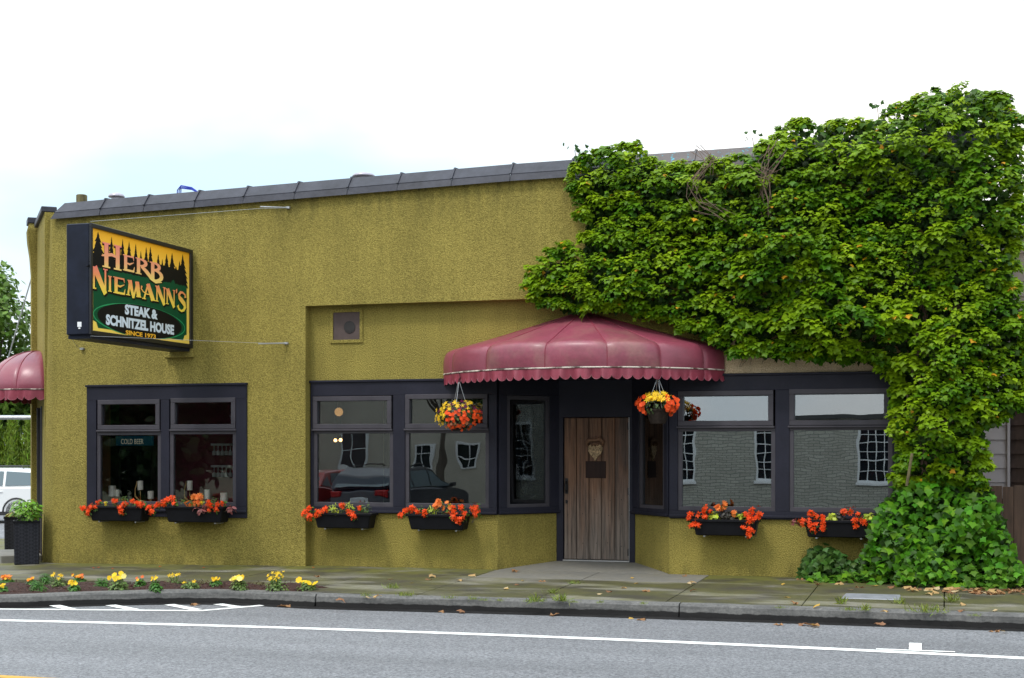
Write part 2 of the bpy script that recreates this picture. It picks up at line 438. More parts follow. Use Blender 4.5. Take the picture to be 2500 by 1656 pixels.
M['yellow_paint'] = mat('road_paint_yellow', (.55, .30, .04, 1), .7, var=(9, .1))
M['mulch'] = mat('mulch', (.040, .014, .009, 1), .9, var=((30, .5), (7, .25)), bump=(45, .9, .03))
M['soil'] = mat('potting_soil', (.02, .014, .01, 1), .95, bump=(40, .8, .02))
M['leaf'] = leafmat('leaf')
M['leaf_gloss'] = leafmat('ivy_leaf', .42, .3, spec=.16)
M['petal'] = leafmat('petal', .55, .3)
M['twig'] = mat('twig', (.16, .105, .075, 1), .85)
M['bark'] = mat('bark', (.10, .08, .06, 1), .9, grain=(14, 14, 2, .4), bump=(20, .6, .02))
M['box'] = mat('black_box', (.006, .006, .008, 1), .55, spec=.15, var=(8, .2))
M['signbox'] = mat('sign_cabinet', (.009, .012, .024, 1), .45, spec=.22, var=((2.5, .35), (12, .15)))
M['weave'] = pattern('dark_weave', weave)
M['steel'] = mat('galvanised', (.42, .43, .45, 1), .4, .6, var=(8, .15))
M['candle'] = mat('candle_wax', (.93, .91, .80, 1), .5)
M['gold'] = mat('brass', (.55, .36, .14, 1), .35, .9)
M['white'] = mat('white_enamel', (.75, .76, .77, 1), .4)
M['redwall'] = mat('dark_red_wall', (.22, .035, .065, 1), .6, var=(1.5, .15))
M['darkwall'] = mat('dark_interior', (.02, .017, .017, 1), .7)
M['floorwood'] = mat('floor_wood', (.05, .028, .016, 1), .5, grain=(2, 20, 2, .3))
M['pine'] = mat('pine_post', (.30, .16, .06, 1), .6, grain=(30, 30, 2, .25))
M['siding'] = mat('mauve_grey_siding', (.42, .385, .40, 1), .6, var=(3, .08), coord='pos')
M['siding_lt'] = mat('pale_siding', (.62, .58, .60, 1), .6, var=(3, .06))
M['shingle'] = mat('brown_shingle', (.085, .058, .052, 1), .8, grain=(18, 18, 3, .3), var=(3, .2))
M['fence'] = mat('brown_fence', (.075, .043, .028, 1), .8, grain=(24, 24, 1.6, .35), var=(2, .2))
M['brick'] = pattern('reflected_brick', brickmat)
M['beige'] = mat('beige_render', (.46, .43, .36, 1), .8, var=(1, .1))
M['winglass'] = mat('dark_glass', (.012, .016, .022, 1), .08, spec=.6)
M['rubber'] = mat('tyre_rubber', (.012, .012, .012, 1), .8)
M['carwhite'] = mat('white_car_paint', (.78, .79, .80, 1), .25, coat=.8)
M['carblack'] = mat('dark_car_paint', (.012, .016, .03, 1), .22, coat=.8)
M['carred'] = mat('red_car_paint', (.30, .02, .015, 1), .25, coat=.8)
M['carglass'] = mat('car_glass', (.10, .14, .16, 1), .05, spec=.8)
M['plastic'] = mat('black_plastic', (.02, .02, .022, 1), .55)
M['lampred'] = mat('tail_lamp', (.4, .01, .01, 1), .25)
M['lampclear'] = mat('head_lamp', (.6, .62, .65, 1), .15)
M['cover'] = mat('steel_cover', (.26, .27, .30, 1), .5, .2, var=(10, .2), bump=(30, .3, .004))
M['mossywood'] = mat('mossy_wood', (.12, .10, .045, 1), .9, var=(12, .4), grain=(20, 20, 2, .3))
M['ventgrey'] = mat('vent_metal', (.38, .36, .42, 1), .4, .3)
M['bluecable'] = mat('blue_cable', (.02, .05, .45, 1), .5)
M['ventmesh'] = mat('brown_mesh', (.075, .05, .045, 1), .7, var=(5, .2), bump=(90, .4, .006))
M['roof'] = mat('roof_felt', (.06, .06, .06, 1), .9)
M['verge'] = mat('verge_ground', (.10, .11, .06, 1), .95, var=((.6, .3), (9, .2)))
# ------------------------------------------------------------------ mesh helpers
WORLD = {}          # object -> world location of its root origin
class MB:
    def __init__(s): s.v = []; s.f = []; s.M = None
    def add(s, vs, fs):
        b = len(s.v)
        if s.M is not None: vs = [tuple(s.M @ Vector(p)) for p in vs]
        s.v += [tuple(p) for p in vs]; s.f += [tuple(b + i for i in q) for q in fs]
        return s
    def box(s, x0, x1, y0, y1, z0, z1):
        return s.add([(x0, y0, z0), (x1, y0, z0), (x1, y1, z0), (x0, y1, z0), (x0, y0, z1), (x1, y0, z1), (x1, y1, z1), (x0, y1, z1)],
                     [(0, 3, 2, 1), (4, 5, 6, 7), (0, 1, 5, 4), (1, 2, 6, 5), (2, 3, 7, 6), (3, 0, 4, 7)])
    def hexa(s, p): # 8 points: bottom 4 ccw, top 4
        return s.add(p, [(0, 3, 2, 1), (4, 5, 6, 7), (0, 1, 5, 4), (1, 2, 6, 5), (2, 3, 7, 6), (3, 0, 4, 7)])
    def prism(s, poly, a, b):
        """poly: list of (x,y) extruded from z=a to z=b (ccw)"""
        n = len(poly)
        vs = [(x, y, a) for x, y in poly] + [(x, y, b) for x, y in poly]
        return s.add(vs, [tuple(range(n))[::-1], tuple(range(n, 2 * n))] + [(i, (i + 1) % n, n + (i + 1) % n, n + i) for i in range(n)])
    def slabxz(s, poly, y0, y1):
        n = len(poly)
        vs = [(x, y0, z) for x, z in poly] + [(x, y1, z) for x, z in poly]
        return s.add(vs, [tuple(range(n)), tuple(range(n, 2 * n))[::-1]] + [(i, n + i, n + (i + 1) % n, (i + 1) % n) for i in range(n)])
    def tube(s, pts, r, n=8, cap=True):
        pts = [Vector(p) for p in pts]; m = len(pts)
        rs = r if isinstance(r, (list, tuple)) else [r] * m
        vs = []; prev = None
        for i, p in enumerate(pts):
            d = (pts[min(i + 1, m - 1)] - pts[max(i - 1, 0)]).normalized()
            if prev is None:
                u = d.orthogonal().normalized()
            else:
                u = prev - d * prev.dot(d)
                u = u.normalized() if u.length > 1e-6 else d.orthogonal().normalized()
            prev = u; v = d.cross(u)
            for k in range(n):
                a = 2 * PI * k / n
                vs.append(p + (u * math.cos(a) + v * math.sin(a)) * rs[i])
        fs = [(i * n + k, i * n + (k + 1) % n, (i + 1) * n + (k + 1) % n, (i + 1) * n + k) for i in range(m - 1) for k in range(n)]
        if cap: fs += [tuple(range(n))[::-1], tuple(range((m - 1) * n, m * n))]
        return s.add(vs, fs)
    def lathe(s, c, prof, n=16):
        """prof: list of (r,z)"""
        vs = [(c[0] + r * math.cos(2 * PI * k / n), c[1] + r * math.sin(2 * PI * k / n), c[2] + z) for r, z in prof for k in range(n)]
        m = len(prof)
        fs = [(i * n + k, i * n + (k + 1) % n, (i + 1) * n + (k + 1) % n, (i + 1) * n + k) for i in range(m - 1) for k in range(n)]
        fs += [tuple(range(n))[::-1], tuple(range((m - 1) * n, m * n))]
        return s.add(vs, fs)
    def grid(s, fn, nu, nv):
        vs = [fn(i / nu, j / nv) for j in range(nv + 1) for i in range(nu + 1)]
        w_ = nu + 1
        return s.add(vs, [(j * w_ + i, j * w_ + i + 1, (j + 1) * w_ + i + 1, (j + 1) * w_ + i) for j in range(nv) for i in range(nu)])
    def build(s, name, m, parent=None, smooth=False, bev=0, loc=None, thick=0, fix=True):
        me = bpy.data.meshes.new(name)
        if parent is not None: o_ = WORLD[parent]
        elif loc is not None: o_ = Vector(loc)
        else:
            a = np.array(s.v); o_ = Vector(((a[:, 0].min() + a[:, 0].max()) / 2, (a[:, 1].min() + a[:, 1].max()) / 2, a[:, 2].min()))
        me.from_pydata([tuple(Vector(p) - o_) for p in s.v], [], s.f)
        if bev or fix or thick:
            bm = bmesh.new(); bm.from_mesh(me)
            if fix: bmesh.ops.recalc_face_normals(bm, faces=bm.faces)
            if thick:
                bmesh.ops.solidify(bm, geom=bm.faces[:], thickness=thick)
            if bev:
                ed = [e for e in bm.edges if len(e.link_faces) == 2 and e.calc_face_angle(0) > .5]
                bmesh.ops.bevel(bm, geom=ed, offset=bev, segments=1, affect='EDGES', clamp_overlap=True)
            bm.to_mesh(me); bm.free()
        if smooth: me.polygons.foreach_set('use_smooth', [True] * len(me.polygons))
        if m is not None: me.materials.append(M[m] if isinstance(m, str) else m)
        o = bpy.data.objects.new(name, me); COL.objects.link(o)
        WORLD[o] = o_
        if parent is not None: o.parent = parent
        else: o.location = o_
        return o

def empty(name, loc):
    o = bpy.data.objects.new(name, None); COL.objects.link(o); o.location = loc
    o.empty_display_size = .2; WORLD[o] = Vector(loc)
    return o
def tag(o, label=None, cat=None, group=None, kind=None):
    if label: o['label'] = label
    if cat: o['category'] = cat
    if group: o['group'] = group
    if kind: o['kind'] = kind
    return o
def inst(name, mesh, parent, matrix):
    """another object on shared mesh data; matrix in world space (parent is an unrotated root)"""
    o = bpy.data.objects.new(name, mesh); COL.objects.link(o)
    if parent is not None:
        o.parent = parent
        matrix = Matrix.Translation(-WORLD[parent]) @ matrix
    o.matrix_basis = matrix
    WORLD[o] = WORLD[parent] if parent is not None else matrix.to_translation()
    return o

# leaf shapes: (u across, w along, h out of plane), centre vertex first, outline after
IVYLEAF = ([(0, .35, .05), (0, .02, 0), (.26, -.10, -.03), (.40, .14, 0), (.68, .30, -.06), (.38, .48, .02), (.24, .66, .0), (0, 1.0, -.08), (-.24, .66, 0), (-.38, .48, .02), (-.68, .30, -.06), (-.40, .14, 0), (-.26, -.10, -.03)],)
OVAL = ([(0, .5, .05), (0, 0, 0), (.26, .28, -.02), (.28, .6, -.02), (0, 1, -.05), (-.28, .6, -.02), (-.26, .28, -.02)],)
SLIM = ([(0, .5, .03), (0, 0, 0), (.10, .4, -.01), (.07, .75, 0), (0, 1, -.03), (-.07, .75, 0), (-.10, .4, -.01)],)
def petals(n, rin=.28, cup=.18):
    pts = [(0, 0, -.02)]
    for k in range(n * 3):
        a = 2 * PI * k / (n * 3); r = rin if k % 3 == 0 else (1.0 if True else 0)
        pts.append((math.sin(a) * r * .5, math.cos(a) * r * .5, cup * r * .5))
    return (pts,)
FLOWER5 = petals(5); FLOWER4 = petals(4, .3, .25); TRUMPET = petals(6, .85, .12)
RUFFLE = petals(8, .6, .3)

def unit(a): return a / np.maximum(np.linalg.norm(a, axis=1, keepdims=True), 1e-9)
def cloud(name, m, parent, P, N, T, S, shape, C, kind=None, origin=None):
    """many leaf-sized faces in one mesh. P points, N normals, T tip directions, S sizes, C rgb per leaf"""
    L = np.array(shape[0]); k = len(L); n = len(P)
    P, N, T, S, C = (np.asarray(q, float) for q in (P, N, T, S, C))
    N = unit(N); T = unit(T - (T * N).sum(1, keepdims=True) * N); B = np.cross(T, N)
    V = P[:, None] + S[:, None, None] * (L[None, :, 0:1] * B[:, None] + L[None, :, 1:2] * T[:, None] + L[None, :, 2:3] * N[:, None])
    o_ = np.array(WORLD[parent]) if parent is not None else np.array(origin if origin is not None else V.reshape(-1, 3).mean(0))
    V = V.reshape(-1, 3) - o_
    tri = np.array([(0, i, i + 1 if i + 1 < k else 1) for i in range(1, k)])
    F = (tri[None] + (np.arange(n) * k)[:, None, None]).reshape(-1)
    nt_ = len(F) // 3
    me = bpy.data.meshes.new(name)
    me.vertices.add(len(V)); me.vertices.foreach_set('co', V.reshape(-1).astype(np.float32))
    me.loops.add(len(F)); me.loops.foreach_set('vertex_index', F.astype(np.int32))
    me.polygons.add(nt_); me.polygons.foreach_set('loop_start', np.arange(0, len(F), 3, dtype=np.int32))
    me.polygons.foreach_set('loop_total', np.full(nt_, 3, np.int32))
    me.update(calc_edges=True)
    ca = me.color_attributes.new('tint', 'FLOAT_COLOR', 'POINT')
    cc = np.ones((n, k, 4), np.float32); cc[:, :, :3] = C[:, None]
    ca.data.foreach_set('color', cc.reshape(-1))
    me.materials.append(M[m] if isinstance(m, str) else m)
    o = bpy.data.objects.new(name, me); COL.objects.link(o)
    WORLD[o] = Vector(o_)
    if parent is not None: o.parent = parent
    else: o.location = o_
    if kind: o['kind'] = kind
    return o
def jit(c, n, a=.18, hue=.06):
    c = np.array(c[:3]); k = 1 + RNG.uniform(-a, a, (n, 1))
    return np.clip(c * k * (1 + RNG.uniform(-hue, hue, (n, 3))), 0, 1)
def rdir(n, up=0., front=0.):
    d = RNG.normal(size=(n, 3)); d[:, 2] += up; d[:, 1] -= front
    return unit(d)

# ------------------------------------------------------------------ surveyed positions (metres)
IVY = [(-0.08, 5.359), (0.039, 5.439), (0.128, 5.549), (0.276, 5.655), (0.511, 5.698), (0.686, 5.728), (0.86, 5.66), (0.976, 5.539), (1.149, 5.427), (1.434, 5.366), (1.831, 5.366), (2.166, 5.425), (2.388, 5.512), (2.581, 5.644), (2.691, 5.798), (2.882, 5.869), (3.153, 5.818), (3.422, 5.833), (3.742, 5.812), (4.006, 5.882), (4.111, 5.983), (4.32, 6.044), (4.527, 6.137), (4.785, 6.172), (5.04, 6.186), (5.294, 6.109), (5.545, 5.958), (5.655, 5.782), (5.665, 5.306), (5.675, 4.777), (5.665, 4.408), (5.595, 4.041), (5.565, 3.778), (5.605, 3.46), (5.769, 3.244), (5.794, 2.4), (5.675, 2.138), (5.394, 1.97), (5.243, 1.876), (5.218, 1.557), (5.243, 1.185), (4.163, 1.177), (4.205, 1.609), (4.121, 1.88), (4.1, 2.151), (4.153, 2.394), (4.059, 2.628), (3.795, 2.741), (3.261, 2.783), (2.718, 2.815), (2.166, 2.88), (1.887, 2.992), (1.605, 3.173), (1.263, 3.316), (0.628, 3.481), (-0.14, 3.502), (-0.608, 3.655), (-0.718, 3.908), (-0.639, 4.069), (-0.488, 4.232), (-0.14, 4.392), (0.051, 4.43), (0.14, 4.599), (0.027, 4.834), (-0.038, 5.126)]
MOUND = [(4.17, 1.182), (4.734, 1.345), (5.238, 1.295), (5.388, 0.981), (5.487, 0.746), (5.537, 0.511), (5.596, 0.329), (5.759, 0.229), (5.783, 0.047), (5.088, -0.035), (4.325, -0.024), (3.858, 0.018), (3.753, 0.144), (3.743, 0.343), (3.847, 0.668), (3.962, 0.955)]
LOWIVY = [(2.928, 0.021), (2.983, 0.272), (3.071, 0.397), (3.245, 0.455), (3.435, 0.381), (3.57, 0.23), (3.784, 0.344), (3.838, -0.012)]
TWIGS = [[(1.812, 5.325), (1.626, 5.15), (1.652, 4.99), (1.759, 4.826), (1.997, 4.735)], [(1.891, 5.505), (1.679, 5.2), (1.668, 5.042)], [(2.648, 5.59), (2.519, 5.311), (2.561, 5.1), (2.571, 4.89), (2.597, 4.68)], [(2.752, 5.454), (2.561, 5.204), (2.581, 4.942)], [(2.415, 5.264), (2.597, 5.15), (2.726, 5.299)], [(1.679, 5.57), (1.891, 5.373), (1.796, 5.246)], [(2.493, 5.156), (2.586, 4.785), (2.602, 4.654)], [(1.759, 4.852), (1.917, 4.818), (2.128, 4.676)]]
BOXPLANTS = [{'Y': -0.48, 'red': [[(-7.485, 0.801, 0.044), (-7.398, 0.743, 0.044), (-7.349, 0.818, 0.05), (-7.275, 0.809, 0.033), (-7.226, 0.89, 0.039)], [(-6.964, 0.903, 0.044), (-6.86, 0.813, 0.044), (-6.836, 0.749, 0.05), (-6.776, 0.867, 0.05)], [(-6.667, 0.911, 0.033), (-6.594, 0.891, 0.039), (-6.51, 0.86, 0.067), (-6.378, 0.829, 0.055), (-6.336, 0.766, 0.044)]], 'yellow': [[(-7.104, 0.88, 0.033)]], 'green': [[(-6.818, 0.941, 0.067), (-7.172, 0.852, 0.055), (-6.976, 0.854, 0.044), (-6.721, 0.856, 0.044)]]}, {'Y': -0.48, 'red': [[(-6.241, 0.862, 0.055), (-6.145, 0.885, 0.055), (-6.08, 0.928, 0.044), (-5.997, 0.95, 0.05), (-5.961, 0.887, 0.044)], [(-5.409, 0.892, 0.05), (-5.374, 0.851, 0.039), (-5.409, 0.793, 0.028), (-5.286, 0.81, 0.044), (-5.182, 0.895, 0.039), (-5.257, 0.883, 0.033)]], 'orange': [[(-5.649, 0.99, 0.039), (-5.555, 0.985, 0.055), (-5.731, 0.899, 0.05), (-5.602, 0.895, 0.044)]], 'yellow': [[(-5.514, 0.902, 0.033)]], 'coleus': [[(-5.608, 0.823, 0.044), (-5.55, 0.797, 0.044), (-5.491, 0.834, 0.039), (-5.061, 0.834, 0.055)]], 'green': [[(-5.86, 0.929, 0.044), (-5.367, 0.944, 0.044), (-5.683, 0.867, 0.05)]]}, {'Y': -0.3, 'red': [[(-3.975, 0.752, 0.065), (-3.904, 0.716, 0.065), (-3.914, 0.809, 0.056), (-3.772, 0.764, 0.074), (-3.672, 0.812, 0.056)], [(-3.411, 0.879, 0.046), (-3.291, 0.779, 0.056), (-3.232, 0.725, 0.056), (-3.142, 0.845, 0.037)]], 'lime': [[(-3.56, 0.822, 0.083), (-3.32, 0.861, 0.065)]], 'green': [[(-3.066, 0.845, 0.093), (-3.424, 0.813, 0.056)]]}, {'Y': -0.3, 'red': [[(-2.523, 0.752, 0.046), (-2.445, 0.817, 0.046), (-2.358, 0.836, 0.056), (-2.281, 0.801, 0.037), (-2.165, 0.775, 0.052)], [(-1.752, 0.852, 0.046), (-1.629, 0.871, 0.046), (-1.733, 0.744, 0.074), (-1.657, 0.7, 0.056), (-1.581, 0.782, 0.056), (-1.43, 0.856, 0.074), (-1.411, 0.784, 0.056)]], 'orange': [[(-1.944, 0.94, 0.056), (-2.001, 0.876, 0.046), (-1.829, 0.869, 0.065)]], 'lime': [[(-2.085, 0.829, 0.074)]], 'green': [[(-2.243, 0.827, 0.056), (-1.916, 0.795, 0.065)]]}, {'Y': -0.3, 'red': [[(1.544, 0.819, 0.035), (1.532, 0.761, 0.035), (1.612, 0.723, 0.029), (1.561, 0.671, 0.035), (1.652, 0.672, 0.041), (1.738, 0.889, 0.058), (1.647, 0.803, 0.035), (1.744, 0.787, 0.046), (1.806, 0.861, 0.029)], [(2.353, 0.862, 0.046), (2.442, 0.83, 0.041), (2.275, 0.828, 0.029), (2.319, 0.783, 0.041), (2.375, 0.761, 0.046), (2.308, 0.727, 0.041), (2.235, 0.653, 0.029), (2.319, 0.626, 0.046), (2.308, 0.558, 0.046), (2.359, 0.604, 0.029), (2.42, 0.784, 0.035)]], 'orange': [[(1.914, 0.908, 0.046), (1.976, 0.92, 0.041), (2.117, 0.837, 0.035)]], 'lime': [[(1.854, 0.799, 0.064), (2.227, 0.798, 0.058)]], 'dark': [[(2.0, 0.834, 0.081), (2.057, 0.79, 0.058)]]}, {'Y': -0.3, 'red': [[(3.099, 0.849, 0.041), (3.165, 0.811, 0.041), (3.246, 0.795, 0.035), (3.001, 0.736, 0.052), (3.083, 0.749, 0.046), (3.105, 0.693, 0.052), (3.17, 0.705, 0.046), (3.257, 0.74, 0.041), (3.246, 0.662, 0.052), (3.137, 0.638, 0.041)], [(3.7, 0.845, 0.029), (3.646, 0.756, 0.035), (3.721, 0.768, 0.046), (3.775, 0.747, 0.041), (3.668, 0.691, 0.035)]], 'orange': [[(3.517, 0.876, 0.041), (3.566, 0.882, 0.041)]], 'lime': [[(3.375, 0.807, 0.058), (3.827, 0.813, 0.046)]], 'dark': [[(3.472, 0.808, 0.058)]], 'coleus': [[(2.907, 0.735, 0.035)]]}]
BED = [(-6.916, -3.085, 0.203, 0.101, 'orange', 14), (-6.166, -4.214, 0.152, 0.132, 'yellow', 5), (-6.351, -3.353, 0.152, 0.122, 'orange', 6), (-5.899, -3.888, 0.203, 0.132, 'green', 0), (-6.442, -2.943, 0.172, 0.132, 'green', 0), (-5.944, -3.39, 0.243, 0.183, 'tall', 8), (-5.991, -2.863, 0.183, 0.112, 'orange', 8), (-5.418, -3.843, 0.172, 0.142, 'yellow', 7), (-5.283, -3.451, 0.193, 0.142, 'green', 0), (-4.948, -3.603, 0.274, 0.233, 'big', 9), (-4.873, -3.225, 0.162, 0.152, 'orange', 2), (-4.463, -3.556, 0.152, 0.193, 'yellow', 4), (-4.552, -2.935, 0.24, 0.164, 'stalk', 5), (-4.17, -3.216, 0.262, 0.12, 'tall', 4), (-3.977, -2.934, 0.164, 0.12, 'yellow', 7), (-3.502, -3.235, 0.218, 0.197, 'big', 8), (-3.023, -3.199, 0.306, 0.24, 'tall', 16), (-2.706, -2.996, 0.262, 0.142, 'big4', 4)]
LEAVES = [(-1.261, -0.871), (-0.39, -2.422), (-0.836, -0.268), (-0.371, -2.417), (-0.393, -1.856), (-1.208, -1.621), (-0.433, -1.389), (-0.181, -1.374), (-2.11, -1.643), (-1.703, -1.521), (-1.683, -1.26), (0.871, -0.749), (1.336, -2.122), (0.839, -2.639), (0.882, -2.312), (1.011, -1.891), (1.027, -1.313), (1.444, -0.256), (1.688, -1.29), (1.853, -2.02), (1.708, -1.108), (2.825, -1.065), (2.953, -0.312), (3.214, -0.656), (3.263, -0.933), (3.488, -0.75), (3.507, -0.509), (3.768, -1.12), (3.84, -0.644), (4.104, -1.074), (4.588, -1.718), (4.957, -1.142), (5.118, -1.252), (5.185, -1.335), (5.275, -1.411), (5.34, -0.758), (5.439, -0.618), (5.472, -0.988), (5.543, -0.363), (5.577, -0.687), (5.617, -0.837), (5.37, -1.28), (5.295, -1.506), (4.909, -1.366), (4.839, -1.542), (4.922, -2.571), (3.393, -3.296), (3.203, -2.996), (5.272, -2.99), (4.896, -3.228), (4.15, -3.452), (2.977, -2.351), (3.241, -0.038), (-1.576, -3.717), (-1.937, -3.826), (-1.562, -3.563), (-1.76, -1.969), (-3.207, -1.521), (3.712, -1.409), (3.068, -0.153), (3.395, -0.363), (3.879, -0.919)]
ROADLEAVES = [(-0.744, -3.555), (-0.47, -3.605), (0.519, -3.567), (1.456, -3.496), (1.621, -3.651), (3.276, -3.664), (3.425, -3.657), (3.496, -3.749), (3.064, -3.689), (4.094, -3.419), (5.292, -3.645), (5.369, -3.692), (-2.692, -3.541), (-2.782, -3.521), (-3.806, -3.732), (-1.21, -3.285)]
PETALS = [(-7.012, -0.945), (-6.986, -0.859), (-5.382, -0.686), (-3.791, -0.434), (-6.665, -0.995), (-6.134, -0.603)]
WEEDS = [(-1.758, -2.61, 0.22, 0.098), (-1.732, -3.462, 0.146, 0.068), (-1.286, -3.328, 0.22, 0.088), (-0.733, -3.415, 0.171, 0.059), (-0.408, -3.465, 0.122, 0.068), (-0.276, -3.523, 0.137, 0.049), (-0.084, -3.514, 0.117, 0.044), (0.253, -3.508, 0.122, 0.049), (0.32, -3.489, 0.107, 0.195), (0.386, -3.469, 0.137, 0.068), (0.587, -3.361, 0.171, 0.146), (0.294, -2.594, 0.146, 0.098), (0.286, -1.535, 0.195, 0.068), (0.763, -3.45, 0.122, 0.039), (1.06, -3.408, 0.098, 0.044), (1.548, -3.401, 0.078, 0.044), (3.776, -3.396, 0.166, 0.068), (3.943, -3.346, 0.088, 0.107), (4.573, -3.367, 0.341, 0.166), (4.273, -2.675, 0.122, 0.117), (4.832, -2.323, 0.107, 0.244), (3.666, -2.857, 0.078, 0.146), (5.055, -3.546, 0.146, 0.039), (3.054, -3.397, 0.146, 0.049)]
CANDLES = [(-7.396, 0.16, 0.96, 0.114, 0.163), (-7.334, 0.2, 0.959, 0.075, 0.101), (-6.886, 0.12, 1.064, 0.085, 0.137), (-6.686, 0.08, 0.931, 0.09, 0.118), (-6.053, 0.12, 1.065, 0.086, 0.141), (-5.74, 0.08, 0.937, 0.081, 0.141), (-5.468, 0.08, 0.912, 0.104, 0.122)]
# ================================================================== SETTING
def gz(x, y):                     # pavement height
    return .016 * min(y, 0) + (.011 * (max(x, -12) + 4) if x < -4 else 0)
ZR = -.2
tag(MB().box(-400, 400, -300, 500, -1.2, -.26).build('ground', 'verge'), kind='structure')
road = tag(MB().box(-160, 160, -15.2, -3.36, -.5, ZR).build('road', 'asphalt'), kind='structure')
tag(MB().box(-42, -13.2, -3.359, 120, -.5, ZR - .002).build('side_street', 'asphalt'), kind='structure')
tag(MB().box(-160, 160, -23.2, -15.2, -.5, -.08).build('far_pavement', 'apron'), kind='structure')

def yline(x):
    xx = max(-9., min(9., x)); y = -5.36 - .010 * (xx - .8) ** 2
    return y - .14 * (abs(x) - 9) * 0 if abs(x) > 9 else y
def ribbon(pts, wid, z, parent, name, m):
    mb = MB(); vs = []; fs = []
    n = len(pts)
    for i, p in enumerate(pts):
        a = Vector(pts[max(i - 1, 0)]); b = Vector(pts[min(i + 1, n - 1)])
        d = (b - a).normalized(); q = Vector((-d.y, d.x)) * wid / 2
        j = random.uniform(.93, 1.07)
        vs += [(p[0] + q.x * j, p[1] + q.y * j, z), (p[0] - q.x * j, p[1] - q.y * j, z)]
    for i in range(n - 1): fs.append((2 * i, 2 * i + 1, 2 * i + 3, 2 * i + 2))
    return mb.add(vs, fs).build(name, m, parent)
def fine(a, b, n): return [(a[0] + (b[0] - a[0]) * i / n, a[1] + (b[1] - a[1]) * i / n) for i in range(n + 1)]
ribbon([(x * .25, yline(x * .25)) for x in range(-160, 121)], .155, ZR + .004, road, 'edge_line', 'white_paint')
ribbon(fine((-12, -6.1), (-3.5, -4.24), 40) + fine((-3.47, -4.22), (-3.06, -3.50), 6), .10, ZR + .004, road, 'hatch_border', 'white_paint')
for a, b in (((-6.2, -4.72), (-5.75, -4.93)), ((-5.42, -4.24), (-4.98, -4.56)), ((-4.79, -4.03), (-4.25, -4.38)), ((-4.16, -3.76), (-3.55, -4.19)), ((-3.62, -3.55), (-3.24, -3.78))):
    ribbon(fine(a, b, 6), .13, ZR + .008, road, 'hatch_stripe', 'white_paint')
for y in (-9.08, -9.36):
    ribbon([(x * .5, y + .02 * math.sin(x * .13)) for x in range(-120, 121)], .11, ZR + .004, road, 'centre_line', 'yellow_paint')
ribbon(fine((4.15, -5.375), (4.85, -5.375), 8), .06, ZR + .010, road, 'parking_tick', 'white_paint')
ribbon(fine((4.49, -4.86), (4.50, -5.345), 4), .115, ZR + .012, road, 'parking_tick', 'white_paint')

# kerb: front-top line, swept profile, one stone per joint
KP = [(-14, -8.6), (-9, -6.4), (-7.2, -5.45), (-5.95, -4.62), (-5.4, -4.2), (-4.9, -3.86), (-4.4, -3.58), (-3.9, -3.40), (-3.4, -3.33), (-2.9, -3.37), (-2.40, -3.44)]
KQ = [(-2.38, -3.44), (-1.8, -3.42), (-.5, -3.35), (.8, -3.31), (1.925, -3.29)]
KR = [(1.94, -3.29), (3.0, -3.30), (4.5, -3.31), (6.20, -3.32)]
KS = [(6.22, -3.32), (9, -3.33), (14, -3.33)]
kerb = tag(empty('kerb', (0, -3.3, ZR)), kind='structure')
def kerb_stone(P):
    prof = [(0, ZR - .1), (0, -.075), (.018, -.052), (.16, -.047), (.16, ZR - .1)]      # inwards offset, z
    prof = [(-.03, ZR - .1), (-.012, ZR + .03)] + prof[1:]
    vs = []; fs = []; k = len(prof)
    # resample
    pts = []
    for i in range(len(P) - 1):
        n = max(1, int(math.dist(P[i], P[i + 1]) / .25))
        pts += fine(P[i], P[i + 1], n)[:-1]
    pts.append(P[-1])
    for i, p in enumerate(pts):
        a = Vector(pts[max(i - 1, 0)]); b = Vector(pts[min(i + 1, len(pts) - 1)]); d = (b - a).normalized()
        q = Vector((-d.y, d.x))
        if q.y < 0: q = -q
        for o_, z in prof:
            r = random.uniform(-.004, .004)
            zz = z + (gz(p[0], 0) * .6 if z > -.12 else 0)
            vs.append((p[0] + q.x * (o_ + r), p[1] + q.y * (o_ + r), zz + r * .5))
    for i in range(len(pts) - 1):
        for j in range(k):
            fs.append((i * k + j, i * k + (j + 1) % k, (i + 1) * k + (j + 1) % k, (i + 1) * k + j))
    fs += [tuple(range(k)), tuple(range((len(pts) - 1) * k, len(pts) * k))]
    return MB().add(vs, fs).build('kerb_stone', 'kerb', kerb)
for P in (KP, KQ, KR, KS): kerb_stone(P)
# wet gutter pan in front of the kerb
gp = [(x, y - .115) for x, y in KP[2:] + KQ[1:] + KR[1:] + KS[1:]]
ribbon(gp, .24, ZR + .003, road, 'gutter', 'gutter')

# pavement slabs
walk = tag(empty('sidewalk', (0, -1.6, -.1)), kind='structure')
tag(MB().box(-13.2, 14, -3.2, 9, -.5, -.13).build('pavement_bed', 'soil'), kind='structure')
def slab(x0, x1, y0, y1, m, g=.006, name='paving_slab'):
    x0 += g; x1 -= g; y0 += g; y1 -= g; t = random.uniform(-.003, .003)
    P = [(x0, y0), (x1, y0), (x1, y1), (x0, y1)]
    return MB().hexa([(x, y, -.16) for x, y in P] + [(x, y, gz(x, y) + t) for x, y in P]).build(name, m, walk, bev=.004)
JX = [-13.2, -11.7, -10.2, -8.7, -7.2, -5.7, -4.2, -2.7, -1.22, .25, 1.75, 3.25, 4.75, 6.25, 7.75, 9.25, 10.75]
for a, b in zip(JX[:-1], JX[1:]):
    if -1.3 < a < 1.5:
        slab(a, b, -1.05, -.0, 'apron'); slab(a, b, -2.5, -1.05, 'conc')
    else:
        slab(a, b, -2.5, .9 if b < -8.6 or a > 5 else .0, 'conc')
    if a >= -2.71:
        slab(a, b, -3.15, -2.5, 'conc')
